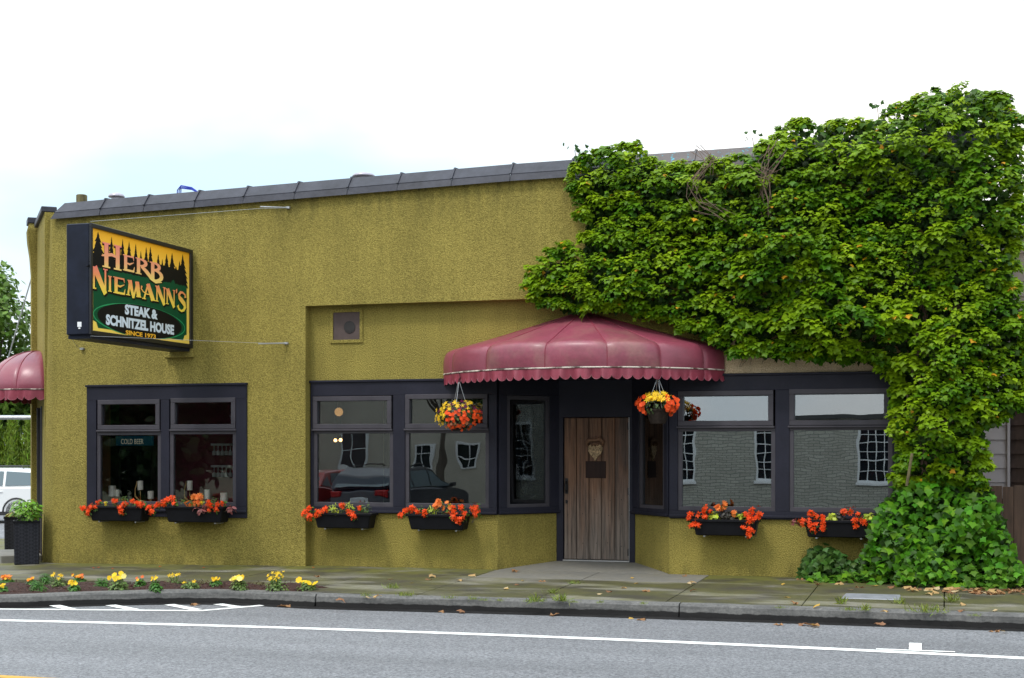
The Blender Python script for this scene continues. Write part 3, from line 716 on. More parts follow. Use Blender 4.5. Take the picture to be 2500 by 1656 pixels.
for a, b in zip(JX[:3], JX[1:4]):
    for y in (.9, 2.4, 3.9, 5.4): slab(a, b, y, y + 1.5, 'conc')
for a in (6.25, 7.75): pass
MB().hexa([(-1.19, -.006, -.1), (1.20, -.006, -.1), (.56, .9, -.1), (-.56, .9, -.1), (-1.19, -.006, .001), (1.20, -.006, .001), (.56, .9, .088), (-.56, .9, .088)]).build('doorway_slab', 'apron', walk)

# mulch bed: a low mound behind the kerb
BT = [(-13, -5.2), (-10, -3.9), (-8.3, -3.3), (-7.1, -2.97), (-4.8, -2.62), (-3.7, -2.46), (-3.0, -2.50), (-2.35, -2.56)]
def lerp_poly(P, x):
    for a, b in zip(P[:-1], P[1:]):
        if a[0] <= x <= b[0]: return a[1] + (b[1] - a[1]) * (x - a[0]) / (b[0] - a[0])
    return P[-1][1]
mb = MB(); nu, nv = 150, 12
def bedpt(u, v):
    x = -12.5 + (12.5 - 2.42) * u
    yt = lerp_poly(BT, x); yb = lerp_poly(KP, x) + .15
    # taper to the slanted right-hand end
    if x > -3.1: yb = yb + (yt - yb) * ((x + 3.1) / .68) ** 1.2 * .97
    y = yb + (yt - yb) * v
    e = min(1, min(v, 1 - v) * 5) * min(1, (-2.42 - x) * 3)
    z = -.055 + gz(x, y) * .7 + .012 + e * (.05 + .02 * math.sin(x * 7 + v * 5) + random.uniform(-.012, .012))
    return (x, y, z)
bed = tag(mb.grid(bedpt, nu, nv).build('mulch_bed', 'mulch', smooth=False), kind='structure')
def bedz(x, y): return -.005 + gz(x, y) * .7

# steel cover in the pavement
c = MB().hexa([(3.62, -2.30, -.05), (4.28, -2.30, -.05), (4.26, -1.78, -.05), (3.64, -1.78, -.05), (3.62, -2.30, gz(4, -2.3) + .006), (4.28, -2.30, gz(4, -2.3) + .006), (4.26, -1.78, gz(4, -1.78) + .006), (3.64, -1.78, gz(4, -1.78) + .006)])
tag(c.build('utility_cover', 'cover', bev=.006), 'grey steel utility cover set into the sidewalk near the ivy', 'utility cover')

# ================================================================== RESTAURANT BUILDING
bld = tag(empty('restaurant_building', (-1.5, 4, 0)), 'olive green stucco restaurant building with dark trim and wooden door', 'building')
F, RC = -.17, 0.0        # front plane, recessed plane
def top(x): return 5.165 + .0262 * (x + 8.2) if x < -.94 else 5.355 + .012 * (x + .94)
# front plane wall
mb = MB()
mb.box(-8.22, -7.56, F, .13, -.2, 3.73); mb.box(-7.56, -5.0, F, .13, -.2, .72); mb.box(-7.56, -5.0, F, .13, 2.59, 3.73); mb.box(-5.0, -4.035, F, .15, -.2, 3.73)
mb.slabxz([(-8.22, 3.73), (5.15, 3.73), (5.15, top(5.15) + .05), (-.94, top(-.94) + .05), (-8.22, top(-8.22) + .05)], F, .15)
mb.build('facade_wall', 'stucco', bld)
mb = MB()
mb.box(-4.035, 1.95, RC, .149, 2.66, 3.73)
mb.build('recess_wall', 'stucco', bld)
MB().box(1.95, 4.25, RC, .149, 2.66, 3.73).build('bare_wall_patch', 'stucco_old', bld)
mb = MB(); mb.box(-4.035, -1.2, RC, .15, -.2, .76)
mb.prism([(-1.2, 0), (-.55, .83), (-.68, .93), (-1.2, .15)], -.2, .76)
mb.build('base_wall', 'stucco', bld); mb = MB()
mb.prism([(1.21, 0), (1.21, .15), (.69, .93), (.56, .83)], -.2, .76)
mb.box(1.21, 4.25, RC, .15, -.2, .76)
mb.build('base_wall', 'stucco', bld)
MB().box(4.25, 5.15, F, .149, -.2, 3.73).build('end_pier', 'stucco_old', bld)
# corner pier, battered; chamfered corner wall; far pier with flared top
A = Vector((-8.42, -.08, 0)); ang = math.radians(38.3); dch = Vector((-math.sin(ang), math.cos(ang), 0)); nch = Vector((-math.cos(ang), -math.sin(ang), 0)); LC = 2.1
MB().hexa([(-8.22, F, -.2), (-8.22, .3, -.2), (-8.36, .3, -.2), (-8.47, -.07, -.2), (-8.22, F, 5.22), (-8.22, .3, 5.22), (-8.30, .3, 5.22), (-8.33, -.07, 5.22)]).build('corner_pier', 'stucco', bld)
MC = Matrix(((dch.x, nch.x, 0, A.x), (dch.y, nch.y, 0, A.y), (0, 0, 1, 0), (0, 0, 0, 1)))   # s along chamfer, n outwards, z
mb = MB(); mb.M = MC
mb.box(0, .55, -.2, 0, -.2, 5.3); mb.box(1.55, LC, -.2, 0, -.2, 5.3); mb.box(.55, 1.55, -.2, 0, 2.35, 5.3)
mb.build('chamfer_wall', 'stucco', bld)
mb = MB(); mb.M = MC
def pier(s0, s1, n1):
    lev = [(-.2, 0), (4.55, 0), (4.85, .02), (5.1, .055), (5.28, .065), (5.38, .04)]
    for (z0, e0), (z1, e1) in zip(lev[:-1], lev[1:]):
        mb.hexa([(s0 - e0, -.1, z0), (s1 + e0, -.1, z0), (s1 + e0, n1 + e0, z0), (s0 - e0, n1 + e0, z0), (s0 - e1, -.1, z1), (s1 + e1, -.1, z1), (s1 + e1, n1 + e1, z1), (s0 - e1, n1 + e1, z1)])
pier(LC - .28, LC + .02, .085)
mb.build('far_pier', 'stucco', bld)
mb = MB(); mb.M = MC
mb.box(LC - .34, LC + .05, -.15, .15, 5.385, 5.48); mb.build('parapet_cap', 'flash', bld, bev=.01); mb = MB(); mb.M = MC; mb.box(.0, LC - .37, -.18, .05, 5.305, 5.39)
mb.build('parapet_cap', 'flash', bld, bev=.01)
mb = MB(); mb.M = MC; mb.box(.6, 1.5, -.12, -.07, .02, 2.33)
sdoor = mb.build('side_door', 'trim', bld)
mb = MB(); mb.M = MC; mb.box(.72, 1.38, -.065, -.06, .4, 2.2); mb.build('pane', 'winglass', sdoor)
mb = MB(); mb.M = MC; mb.box(.55, .6, -.15, .02, -.05, 2.35); mb.build('door_jamb', 'sash', bld)
mb = MB(); mb.M = MC; mb.box(1.5, 1.55, -.15, .02, -.05, 2.35); mb.build('door_jamb', 'sash', bld)
mb = MB(); mb.M = MC; mb.box(.3, 1.8, .02, .62, -.1, .045)
mb.build('door_step', 'apron', bld, bev=.01)
B_ = A + dch * LC
mb = MB()
mb.hexa([(B_.x, B_.y, -.2), (B_.x + .2, B_.y, -.2), (B_.x + .2, 10, -.2), (B_.x, 10, -.2), (B_.x, B_.y, 5.3), (B_.x + .2, B_.y, 5.3), (B_.x + .2, 10, 5.3), (B_.x, 10, 5.3)])
mb.box(B_.x + .2, 5.15, 9.8, 10, -.2, 5.3); mb.box(4.95, 5.15, .15, 9.8, -.2, 5.3)
mb.build('side_wall', 'stucco_old', bld)
mb = MB(); mb.prism([(-8.2, .14), (4.94, .16), (4.94, 9.79), (B_.x + .21, 9.79), (B_.x + .25, B_.y + .1)], 4.85, 5.0)
mb.build('roof', 'roof', bld)

# metal coping, panel by panel with standing seams
FX = [-8.2, -7.36, -6.62, -5.78, -4.99, -4.18, -3.36, -2.6, -1.8, -.95, -.1, .72, 1.58, 2.45, 3.2, 4.0, 4.7, 5.2]
for i, (a, b) in enumerate(zip(FX[:-1], FX[1:])):
    prof = [(-.19, .0), (-.248, -.012), (-.222, .082), (-.224, .094), (-.085, .252), (.16, .262), (.16, .24), (-.08, .235), (-.205, .085)]
    t = random.uniform(-.007, .007)
    n = len(prof); vs = []
    for k, x in enumerate((a + .004, b - .004)):
        sl = .13 if (i == 0 and k == 0) else 0
        vs += [(x + sl * (z / .25), y + t * (1 if z < .05 else .3), top(x) + z) for y, z in prof]
    mb = MB(); mb.add(vs, [tuple(range(n))[::-1], tuple(range(n, 2 * n))] + [(j, (j + 1) % n, n + (j + 1) % n, n + j) for j in range(n)])
    if i:
        q = [(-.232, .085), (-.248, .094), (-.095, .272), (.10, .285), (.10, .262), (-.085, .255)]
        vs = [(x, y, top(x) + z) for x in (a - .010, a + .012) for y, z in q]; n = len(q)
        mb.add(vs, [tuple(range(n))[::-1], tuple(range(n, 2 * n))] + [(j, (j + 1) % n, n + (j + 1) % n, n + j) for j in range(n)])
    mb.build('coping_panel', 'flash_old' if .6 < a < 2.5 else 'flash', bld)

# ---- windows
def pframe(mb, x0, x1, z0, z1, wd, y0, y1):
    mb.box(x0 - wd, x1 + wd, y0, y1, z1, z1 + wd); mb.box(x0 - wd, x1 + wd, y0, y1, z0 - wd, z0)
    mb.box(x0 - wd, x0, y0, y1, z0, z1); mb.box(x1, x1 + wd, y0, y1, z0, z1)
def window(x0, x1, t0, t1, l0, l1, lx0, lx1, Y, g, tilt=0., m4=None, dz=0):
    mb = MB(); mb.M = m4
    pframe(mb, lx0, lx1, l0, l1, .058, Y - .012, Y + .05)
    w_ = mb.build('window', 'sash', bld, bev=.004)
    mb = MB(); mb.M = m4
    pframe(mb, x0, x1, t0, t1, .068, Y - .040, Y + .046)
    mb.box(x0 - .085, x1 + .085, Y - .055, Y + .04, t0 - .098, t0 - .072)
    mb.build('transom_sash', 'sash', w_, bev=.005)
    for (a, b, c_, d, tl) in ((lx0, lx1, l0, l1, .1), (x0, x1, t0, t1, tilt)):
        mb = MB(); mb.M = m4
        k = math.tan(math.radians(tl)) * (d - c_)
        e = .012
        mb.hexa([(a - e, Y + .018, c_ - e), (b + e, Y + .018, c_ - e), (b + e, Y + .023, c_ - e), (a - e, Y + .023, c_ - e),
                 (a - e, Y + .018 + k, d + e), (b + e, Y + .018 + k, d + e), (b + e, Y + .023 + k, d + e), (a - e, Y + .023 + k, d + e)])
        mb.build('pane', g, w_)
    return w_
def trim(x0, x1, z0, z1, units, Y, hz, sz, m4=None, cap=True, name='window_trim'):
    """units: list of (left,right) glass edges"""
    mb = MB(); mb.M = m4
    mb.box(x0, x1, Y - .03, Y + .07, hz, z1)
    mb.box(x0, x1, Y - .03, Y + .07, z0, sz)
    ed = [x0] + [e for u in units for e in (u[0] - .055, u[1] + .055)] + [x1]
    for a, b in zip(ed[::2], ed[1::2]): mb.box(a, b, Y - .03, Y + .07, sz, hz)
    o = mb.build(name, 'trim', bld, bev=.004)
    if cap:
        mb = MB(); mb.M = m4; mb.box(x0 - .012, x1 + .012, Y - .055, Y + .02, z1 - .001, z1 + .03); mb.build('head_ledge', 'trim', o, bev=.004)
    mb = MB(); mb.M = m4
    mb.box(x0 - .004, x1 + .004, Y - .055, Y - .031, sz - .085, sz - .055)
    mb.build('sill_nose', 'trim', o, bev=.004)
    return o
trim(-7.61, -4.955, .675, 2.61, [(-7.39, -6.41), (-6.16, -5.18)], F, 2.41, .84)
window(-7.35, -6.44, 2.035, 2.345, .90, 1.885, -7.385, -6.415, F, 'glassL', .6)
window(-6.12, -5.20, 2.04, 2.36, .90, 1.895, -6.155, -5.185, F, 'glassL', 1.4)
trim(-4.02, -1.205, .762, 2.635, [(-3.925, -2.80), (-2.51, -1.377)], RC, 2.44, .855)
window(-3.915, -2.836, 2.035, 2.365, .913, 1.90, -3.925, -2.803, RC, 'glassM', .8)
window(-2.493, -1.408, 2.035, 2.38, .913, 1.90, -2.51, -1.377, RC, 'glassM', .5)
trim(1.215, 4.25, .748, 2.645, [(1.385, 2.566), (2.86, 4.06)], RC, 2.45, .855)
window(1.402, 2.529, 2.05, 2.382, .912, 1.91, 1.388, 2.566, RC, 'glassR', 2.5)
window(2.87, 4.003, 2.05, 2.39, .912, 1.918, 2.86, 4.055, RC, 'glassR', 2.3)
# alcove side lights
def plane_m(p, q):
    d = (Vector(q) - Vector(p)); L = d.length; d.normalize()
    inw = Vector((-d.y, d.x))
    return Matrix(((d.x, inw.x, 0, p[0]), (d.y, inw.y, 0, p[1]), (0, 0, 1, 0), (0, 0, 0, 1))), L
mL, LL = plane_m((-1.2, 0), (-.53, .85)); mR, LR = plane_m((.53, .85), (1.21, 0))
for m4, L, s0, s1 in ((mL, LL, .20, .83), (mR, LR, .29, .93)):
    trim(.012, L - .0, .762, 2.655, [(s0, s1)], 0, 2.43, .86, m4, cap=False, name='side_light_trim')
    mb = MB(); mb.M = m4; pframe(mb, s0, s1, .905, 2.37, .057, -.015, .05)
    w_ = mb.build('side_light', 'sash', bld, bev=.004)
    mb = MB(); mb.M = m4; mb.box(s0 - .01, s1 + .01, .018, .023, .9, 2.38); mb.build('pane', 'glassM', w_)
# door wall and plank door
mb = MB()
mb.box(-.57, -.472, .80, .97, .05, 2.13); mb.box(.49, .575, .80, .97, .05, 2.13); mb.box(-.57, .575, .80, .97, 2.13, 2.66)
mb.build('door_frame', 'trim', bld, bev=.004)
MB().prism([(-1.19, .01), (1.2, .01), (.57, .97), (-.57, .97)], 2.66, 2.74).build('porch_ceiling', 'soffit', bld)
MB().box(-.475, .492, .79, .86, .082, .10).build('threshold', 'alu', bld, bev=.003)
MB().box(.4875, .4915, .80, .835, .10, 2.125).build('weather_strip', 'alu', bld)
door = MB().box(-.47, .487, .858, .89, .10, 2.125).build('door', 'barn', bld)
PX = [-.466, -.282, -.098, .088, .278, .483]
for a, b in zip(PX[:-1], PX[1:]):
    t = random.uniform(-.003, .003)
    MB().box(a + .005, b - .005, .832 + t, .856, .108, 2.118).build('plank', 'barn', door, bev=.004)
MB().box(-.145, .15, .818, .828, 1.265, 1.505).build('hatch', mat('dark_plank', (.020, .009, .007, 1), .6, spec=.2, grain=(30, 30, 2, .3)), door, bev=.003)
mb = MB(); mb.box(-.445, -.405, .815, .828, 1.04, 1.26); mb.tube([(-.425, .82, 1.22), (-.425, .77, 1.18), (-.425, .765, 1.10), (-.425, .82, 1.06)], .011, 6); mb.box(-.44, -.41, .818, .829, .90, .95)
mb.build('handle', 'iron', door)
for z in (2.0, .22, 1.08): MB().tube([(.474, .822, z - .05), (.474, .822, z + .05)], .012, 8).build('hinge', 'iron', door)
mb = MB()
for x in (-.41, -.2, 0., .19, .38):
    for z in (.32, .75, .95, 1.85):
        mb.lathe((x + random.uniform(-.02, .02), .826, z + random.uniform(-.03, .03)), [(.001, -.006), (.007, 0), (.001, .006)], 6)
tag(mb.build('nails', 'iron', door), kind='stuff')
# heart wreath hanging on the door
hw = tag(empty('heart_wreath', (0, .815, 1.52)), 'small tan heart shaped wreath hanging on the plank door', 'wreath')
hp = []
for k in range(40):
    t = 2 * PI * k / 40
    hp.append((.105 * math.sin(t) ** 3, 1.645 + .0083 * (13 * math.cos(t) - 5 * math.cos(2 * t) - 2 * math.cos(3 * t) - math.cos(4 * t))))
MB().slabxz(hp, .79, .826).build('heart', mat('woven_heart', (.36, .25, .14, 1), .85, var=((60, .7), (14, .5)), bump=(60, .9, .02)), hw, bev=.01)
mb = MB()
mb.tube([(-.11, .80, 1.72), (-.12, .79, 1.77), (-.07, .78, 1.81), (0, .775, 1.80), (.07, .78, 1.825), (.12, .79, 1.78), (.10, .80, 1.72)], [.014, .026, .03, .02, .032, .026, .014], 7)
mb.tube([(-.05, .79, 1.73), (0, .775, 1.76), (.05, .79, 1.73)], .018, 6)
mb.build('bow', mat('brown_ribbon', (.17, .085, .045, 1), .7, var=(20, .4)), hw, smooth=True)
# wall vent in the recess
vent = MB()
pframe(vent, -3.675, -3.26, 3.245, 3.64, .045, RC - .02, RC + .03)
vent = vent.build('wall_vent', 'stucco', bld)
MB().box(-3.68, -3.255, RC + .004, RC - .004, 3.24, 3.645).build('mesh_screen', 'ventmesh', vent)
mb = MB(); mb.M = Matrix.Translation((-3.42, -.009, 3.425)) @ Matrix.Rotation(PI / 2, 4, 'X'); mb.lathe((0, 0, 0), [(.085, 0), (.088, .004), (.05, .008)], 20)
mb.build('fan_hub', 'darkwall', vent)
# roof pipes
for (x, y, z, r, h) in ((-8.47, 2.0, 5.0, .085, .88), (-4.45, 3.0, 5.0, .12, 1.18)):
    v_ = MB().lathe((x, y, z), [(r, 0), (r, h)], 14).build('roof_vent', 'ventgrey', bld, smooth=False)
    MB().lathe((x, y, z + h), [(r * 1.55, -.005), (r * 1.6, .012), (r * 1.35, .045), (r * .4, .075)], 18).build('vent_cap', 'ventgrey', v_, smooth=True)
MB().lathe((-8.48, 1.0, 4.95), [(.085, 0), (.088, .79), (.07, .80)], 9).build('roof_post', 'mossywood', bld)
mb = MB()
for s in range(3):
    mb = MB(); mb.tube([(-6.40 + .03 * s, .35, 5.42), (-6.38 + .03 * s, .33, 5.6), (-6.30, .3, 5.66 - .02 * s), (-6.12, .3, 5.62 - .015 * s), (-5.95, .3, 5.5)], .009, 5); mb.build('loose_cable', 'bluecable', bld)
# sign mounting pad and eye bolts on the wall
MB().box(-6.28, -5.80, -.24, F, 3.02, 3.15).build('mounting_pad', 'stucco', bld, bev=.01)

# ---- interior seen through the glass
mb = MB(); mb.box(-9.5, 4.9, 1.0, 9.6, -.05, .04); mb.build('interior_floor', 'floorwood', bld)
MB().prism([(-8.1, .16), (4.9, .16), (4.9, 9.6), (-9.5, 9.6), (-9.5, 2)], 2.9, 2.96).build('ceiling', 'darkwall', bld)
MB().box(-8.79, -5.09, 2.6, 2.7, .04, 2.9).build('interior_wall', 'redwall', bld)
MB().box(-4.97, 4.9, 5.2, 5.3, .04, 2.9).build('interior_wall', 'darkwall', bld)
MB().box(-5.08, -4.98, .16, 5.2, .04, 2.9).build('partition', 'redwall', bld)
MB().box(-8.9, -8.8, .6, 2.7, .04, 2.9).build('partition', 'darkwall', bld)
for a, b, y in ((-7.5, -5.05, -.04), (-4.0, -1.3, .07), (1.3, 4.2, .07)):
    MB().box(a, b, y, .32, .84, .885).build('inner_sill', 'floorwood', bld)
MB().box(-7.90, -7.64, .28, .5, .04, 2.9).build('post', 'pine', bld)

# ================================================================== AWNINGS
def awning(name, label, rim, apex, zr, zs, za, m4, sh=.955, drop=.155, mats=None, dome=False, scal=.137):
    """rim: (x,y) rib feet in plan; apex: (x,y); y negative = outwards. One fabric panel between each two ribs."""
    root = empty(name, tuple(m4 @ Vector((apex[0], 0, zr - drop))))
    tag(root, label, 'awning')
    def prof(v, rx, ry):
        ax, ay = apex
        if dome:
            t = v * PI / 2; h, z = math.sin(t), zr + (za - zr) * math.cos(t)
        elif v < .62:
            k = v / .62; h = .05 + (sh - .05 - .05) * k; z = za + (zs + .035 - za) * k
        else:
            k = (v - .62) / .38
            p0, p1, p2 = (sh - .05, zs + .035), (1.0, zs + .0), (1.0, zr)
            q0 = (1.0, zs + .005)
            h = (1 - k) ** 3 * p0[0] + 3 * (1 - k) ** 2 * k * q0[0] + 3 * (1 - k) * k * k * p1[0] + k ** 3 * p2[0]
            z = (1 - k) ** 3 * p0[1] + 3 * (1 - k) ** 2 * k * q0[1] + 3 * (1 - k) * k * k * (zs - .07) + k ** 3 * p2[1]
        return ax + (rx - ax) * h, ay + (ry - ay) * h, z
    seam = MB(); seam.M = m4
    for i, (a, b) in enumerate(zip(rim[:-1], rim[1:])):
        mx_, my_ = (a[0] + b[0]) / 2 - apex[0], (a[1] + b[1]) / 2 - apex[1]; q = math.hypot(mx_, my_) or 1
        mx_, my_ = mx_ / q, my_ / q
        w_ = math.dist(a, b)
        def fn(u, v):
            x, y, z = prof(v, a[0] + (b[0] - a[0]) * u, a[1] + (b[1] - a[1]) * u)
            bul = math.sin(PI * u) ** .45 * w_ * (.095 if v > .6 else .095 * (v / .6) ** 3) * (1 if v < .96 else .7)
            return (x + mx_ * bul, y + my_ * bul, z + .25 * bul + random.uniform(-.0012, .0012))
        mb = MB(); mb.M = m4; mb.grid(fn, 14, 22)
        mb.build('fabric_panel', mats[i % len(mats)], root, smooth=True)
    for a in rim[1:-1]:
        seam.tube([tuple(Vector(prof(v / 20, *a)) + Vector((0, -.002, .004))) for v in range(21)], .006, 5)
    seam.build('seam', 'valance', root)
    # dense rim line bulging like the panels
    line = []
    for i, (a, b) in enumerate(zip(rim[:-1], rim[1:])):
        mx_, my_ = (a[0] + b[0]) / 2 - apex[0], (a[1] + b[1]) / 2 - apex[1]; q = math.hypot(mx_, my_) or 1
        w_ = math.dist(a, b)
        for k in range(16):
            u = k / 16; bul = math.sin(PI * u) ** .45 * w_ * .066
            line.append((a[0] + (b[0] - a[0]) * u + mx_ / q * bul, a[1] + (b[1] - a[1]) * u + my_ / q * bul))
    line.append(rim[-1])
    mb = MB(); mb.M = m4; mb.tube([(x, y, zr - .003) for x, y in line], .011, 6); mb.build('piping', 'piping', root, smooth=True)
    # scalloped valance
    s = 0; cum = [0]
    for p, q in zip(line[:-1], line[1:]): s += math.dist(p, q); cum.append(s)
    cnt = max(6, round(s / scal)); stp = s / cnt; n = cnt * 12
    vs = []; fs = []; ed = []
    j = 0
    for i in range(n + 1):
        t = s * i / n
        while j < len(cum) - 2 and cum[j + 1] < t: j += 1
        k = (t - cum[j]) / max(1e-6, cum[j + 1] - cum[j])
        x, y = line[j][0] + (line[j + 1][0] - line[j][0]) * k, line[j][1] + (line[j + 1][1] - line[j][1]) * k
        ph = (t / stp) % 1
        zb = zr - drop + .055 * (1 - math.sin(PI * ph) ** .6)
        wv = .012 * math.sin(2 * PI * t / .31) + .006 * math.sin(2 * PI * t / .113 + 1)
        vs += [(x, y, zr - .012), (x * (1 + wv * .5), y + wv, (zr + zb) / 2), (x, y + wv * 1.7, zb)]
        ed.append((x, y + wv * 1.7 - .002, zb))
    for i in range(n):
        fs += [(3 * i, 3 * i + 3, 3 * i + 4, 3 * i + 1), (3 * i + 1, 3 * i + 4, 3 * i + 5, 3 * i + 2)]
    mb = MB(); mb.M = m4; mb.add(vs, fs); va = mb.build('valance', 'valance', root, smooth=True)
    mb = MB(); mb.M = m4; mb.tube(ed, .005, 4); mb.build('scallop_edging', 'vinyl', va, smooth=True)
    # steel hoop carrying the rim
    mb = MB(); mb.M = m4; mb.tube([(apex[0] + (x - apex[0]) * .985, y * .985, zr + .02) for x, y in line[::4]], .012, 6); mb.build('frame_hoop', 'steel', root)
    return root
RIM = [(-1.99, 0), (-1.76, -.30), (-1.10, -.84), (-.21, -1.13), (.62, -1.14), (1.25, -.80), (1.73, -.33), (1.955, 0)]
awning('entrance_awning', 'large burgundy vinyl awning with scalloped edge above the plank door', RIM, (.03, -.02), 2.725, 3.03, 3.53, Matrix.Identity(4), mats=['vinyl', 'vinyl', 'vinyl_old', 'vinyl_old', 'vinyl_old', 'vinyl', 'vinyl'])
MA = Matrix(((dch.x, -nch.x, 0, A.x), (dch.y, -nch.y, 0, A.y), (0, 0, 1, 0), (0, 0, 0, 1)))
rim2 = [(1.05 - .95 * math.cos(PI * k / 6), -.80 * math.sin(PI * k / 6)) for k in range(7)]
awning('corner_awning', 'small domed burgundy awning over the side door at the left corner', rim2, (1.05, -.01), 2.60, 3.0, 3.24, MA, mats=['vinyl'], dome=True, drop=.17)
# ================================================================== PROJECTING SIGN
SX, SY, SZ, SWD, SHT = -5.82, -2.85, 3.157, 2.65, 1.443
sign = tag(empty('projecting_sign', (-6.0, -1.5, SZ)), 'black projecting sign with green face, orange letters and conifer skyline', 'sign')
mb = MB(); mb.box(SX - .37, SX - .03, SY, SY + SWD, SZ, SZ + SHT)
mb.build('cabinet', 'signbox', sign, bev=.012)
mb = MB()
for a, b, c_, d in ((0, SWD, 0, .055), (0, SWD, SHT - .055, SHT), (0, .05, .055, SHT - .055), (SWD - .07, SWD, .055, SHT - .055)):
    mb.box(SX - .029, SX, SY + a, SY + b, SZ + c_, SZ + d)
mb.build('face_frame', mat('black_frame', (.010, .010, .012, 1), .4), sign, bev=.004)
mb = MB(); mb.box(SX - .37, SX - .03, SY + .05, SY + SWD - .05, SZ - .05, SZ - .001); mb.build('bottom_tray', 'signbox', sign)
for q in (.15, 1.2): MB().box(SX - .20, SX - .12, SY + SWD, F, SZ + q, SZ + q + .1).build('support_bracket', 'signbox', sign)
mb = MB(); mb.box(SX - .20, SX - .14, SY - .003, SY - .001, SZ + .10, SZ + .165); mb.box(SX - .185, SX - .155, SY - .003, SY - .001, SZ + .075, SZ + .092)
mb.build('sticker', 'white', sign)
DEP = [0.]
def face(polys, name, m, d):
    """flat print on the sign face: polys in (s,t)"""
    mb = MB()
    for i, p in enumerate(polys):
        x = SX - .024 + d + i * 1.2e-5
        tri = tessellate_polygon([[Vector((a, b, 0)) for a, b in p]])
        mb.add([(x, SY + a, SZ + b) for a, b in p], [tuple(t) for t in tri])
    return mb.build(name, m, sign, fix=False)
def rect(a, b, c_, d): return [(a, c_), (b, c_), (b, d), (a, d)]
def ell(cx, cy, rx, ry, n=48): return [(cx + rx * math.cos(2 * PI * k / n), cy + ry * math.sin(2 * PI * k / n)) for k in range(n)]
P_ = {}
P_['amber'] = grad('sign_amber', SZ + .9, SZ + 1.39, [(0, (1, .70, .12, 1)), (.55, (1, .56, .06, 1)), (1, (.95, .43, .01, 1))])
P_['ink'] = mat('sign_ink', (.007, .007, .008, 1), .45, spec=.12)
P_['green'] = mat('sign_green', (.003, .075, .030, 1), .4, spec=.15)
P_['lgreen'] = mat('sign_light_green', (.01, .30, .11, 1), .35)
P_['pale'] = mat('sign_pale', (.66, .74, .82, 1), .35)
P_['gold'] = mat('sign_gold', (.90, .45, .03, 1), .35)
P_['g1'] = grad('sign_letter_upper', SZ + .89, SZ + 1.25, [(0, (.98, .70, .20, 1)), (.35, (.95, .42, .20, 1)), (1, (.90, .24, .20, 1))])
P_['g2'] = grad('sign_letter_lower', SZ + .53, SZ + .90, [(0, (.98, .75, .08, 1)), (.35, (.98, .62, .10, 1)), (.7, (.93, .30, .12, 1)), (1, (.90, .22, .17, 1))])
face([rect(.045, SWD - .065, .05, SHT - .05)], 'sign_face', P_['amber'], 0)
# conifer skyline
def conifer(s, base, tip, wd, n=7):
    L, R_ = [], []
    for k in range(n):
        z0 = tip - (tip - base) * (k + .2) / n; z1 = tip - (tip - base) * (k + .95) / n
        a = wd * (k + .9) / n / 2
        R_ += [(s + a * random.uniform(.8, 1.15), z1), (s + a * .62, z1 + (z0 - z1) * .1)]
        L += [(s - a * random.uniform(.8, 1.15), z1), (s - a * .62, z1 + (z0 - z1) * .1)]
    return [(s, tip)] + R_ + [(s + wd * .3, base), (s - wd * .3, base)] + L[::-1]
trees = []
for s, tip, wd in ((.20, 1.36, .34), (.52, 1.34, .17), (.79, 1.35, .17), (.95, 1.34, .2), (1.12, 1.33, .17), (1.25, 1.25, .14), (1.39, 1.32, .17), (1.50, 1.34, .2), (1.71, 1.26, .2), (1.82, 1.21, .14), (1.94, 1.30, .22), (2.09, 1.33, .26), (2.30, 1.24, .2), (2.39, 1.35, .26), (.34, 1.1, .3), (.65, 1.12, .3), (2.2, 1.15, .3)):
    trees.append(conifer(s, .86, tip, wd * 1.55))
trees.append([(.07, .86), (2.50, .82), (2.50, 1.0), (2.3, 1.1), (1.9, 1.12), (1.3, 1.12), (.9, 1.12), (.5, 1.02), (.07, .98)])
face(trees, 'sign_trees', P_['ink'], .0008)
gtop = []
for k in range(60):
    s = 2.505 - k * (2.505 - .085) / 59
    gtop.append((s, .885 + .02 * ((k * 7) % 5) / 5 + (.05 if k in (9, 10) else 0)))
face([[(.085, .19), (.085, .105)][:0] + [(.2, .10), (2.40, .10), (2.44, .17), (2.505, .19)] + gtop + [(.085, .19), (.16, .17)]], 'sign_green_field', P_['green'], .0016)
face([ell(1.27, .275, 1.19, .225)], 'sign_light_ring', P_['lgreen'], .0020)
face([ell(1.27, .275, 1.17, .205), ell(1.32, .278, 1.09, .218)], 'sign_ring_inner', P_['green'], .0022)
face([ell(1.27, .275, 1.09, .222)], 'sign_oval', P_['ink'], .0026)
def st(pts, wd):
    n = len(pts); wd = wd if isinstance(wd, (list, tuple)) else [wd] * n
    L = []
    for i, p in enumerate(pts):
        a = Vector(pts[max(i - 1, 0)]); b = Vector(pts[min(i + 1, n - 1)]); d = (b - a).normalized(); q = Vector((-d.y, d.x)) * wd[i] / 2
        L.append(((p[0] + q.x, p[1] + q.y), (p[0] - q.x, p[1] - q.y)))
    return [[L[i][0], L[i][1], L[i + 1][1], L[i + 1][0]] for i in range(n - 1)]
def arc(cx, cy, rx, ry, a0, a1, n=10): return [(cx + rx * math.cos(math.radians(a0 + (a1 - a0) * k / n)), cy + ry * math.sin(math.radians(a0 + (a1 - a0) * k / n))) for k in range(n + 1)]
def stem(x, wd, ser=.10): return st([(x, 0), (x, 1)], wd) + st([(x - wd / 2 - ser, .03), (x + wd / 2 + ser, .03)], .06) + st([(x - wd / 2 - ser, .97), (x + wd / 2 + ser, .97)], .06)
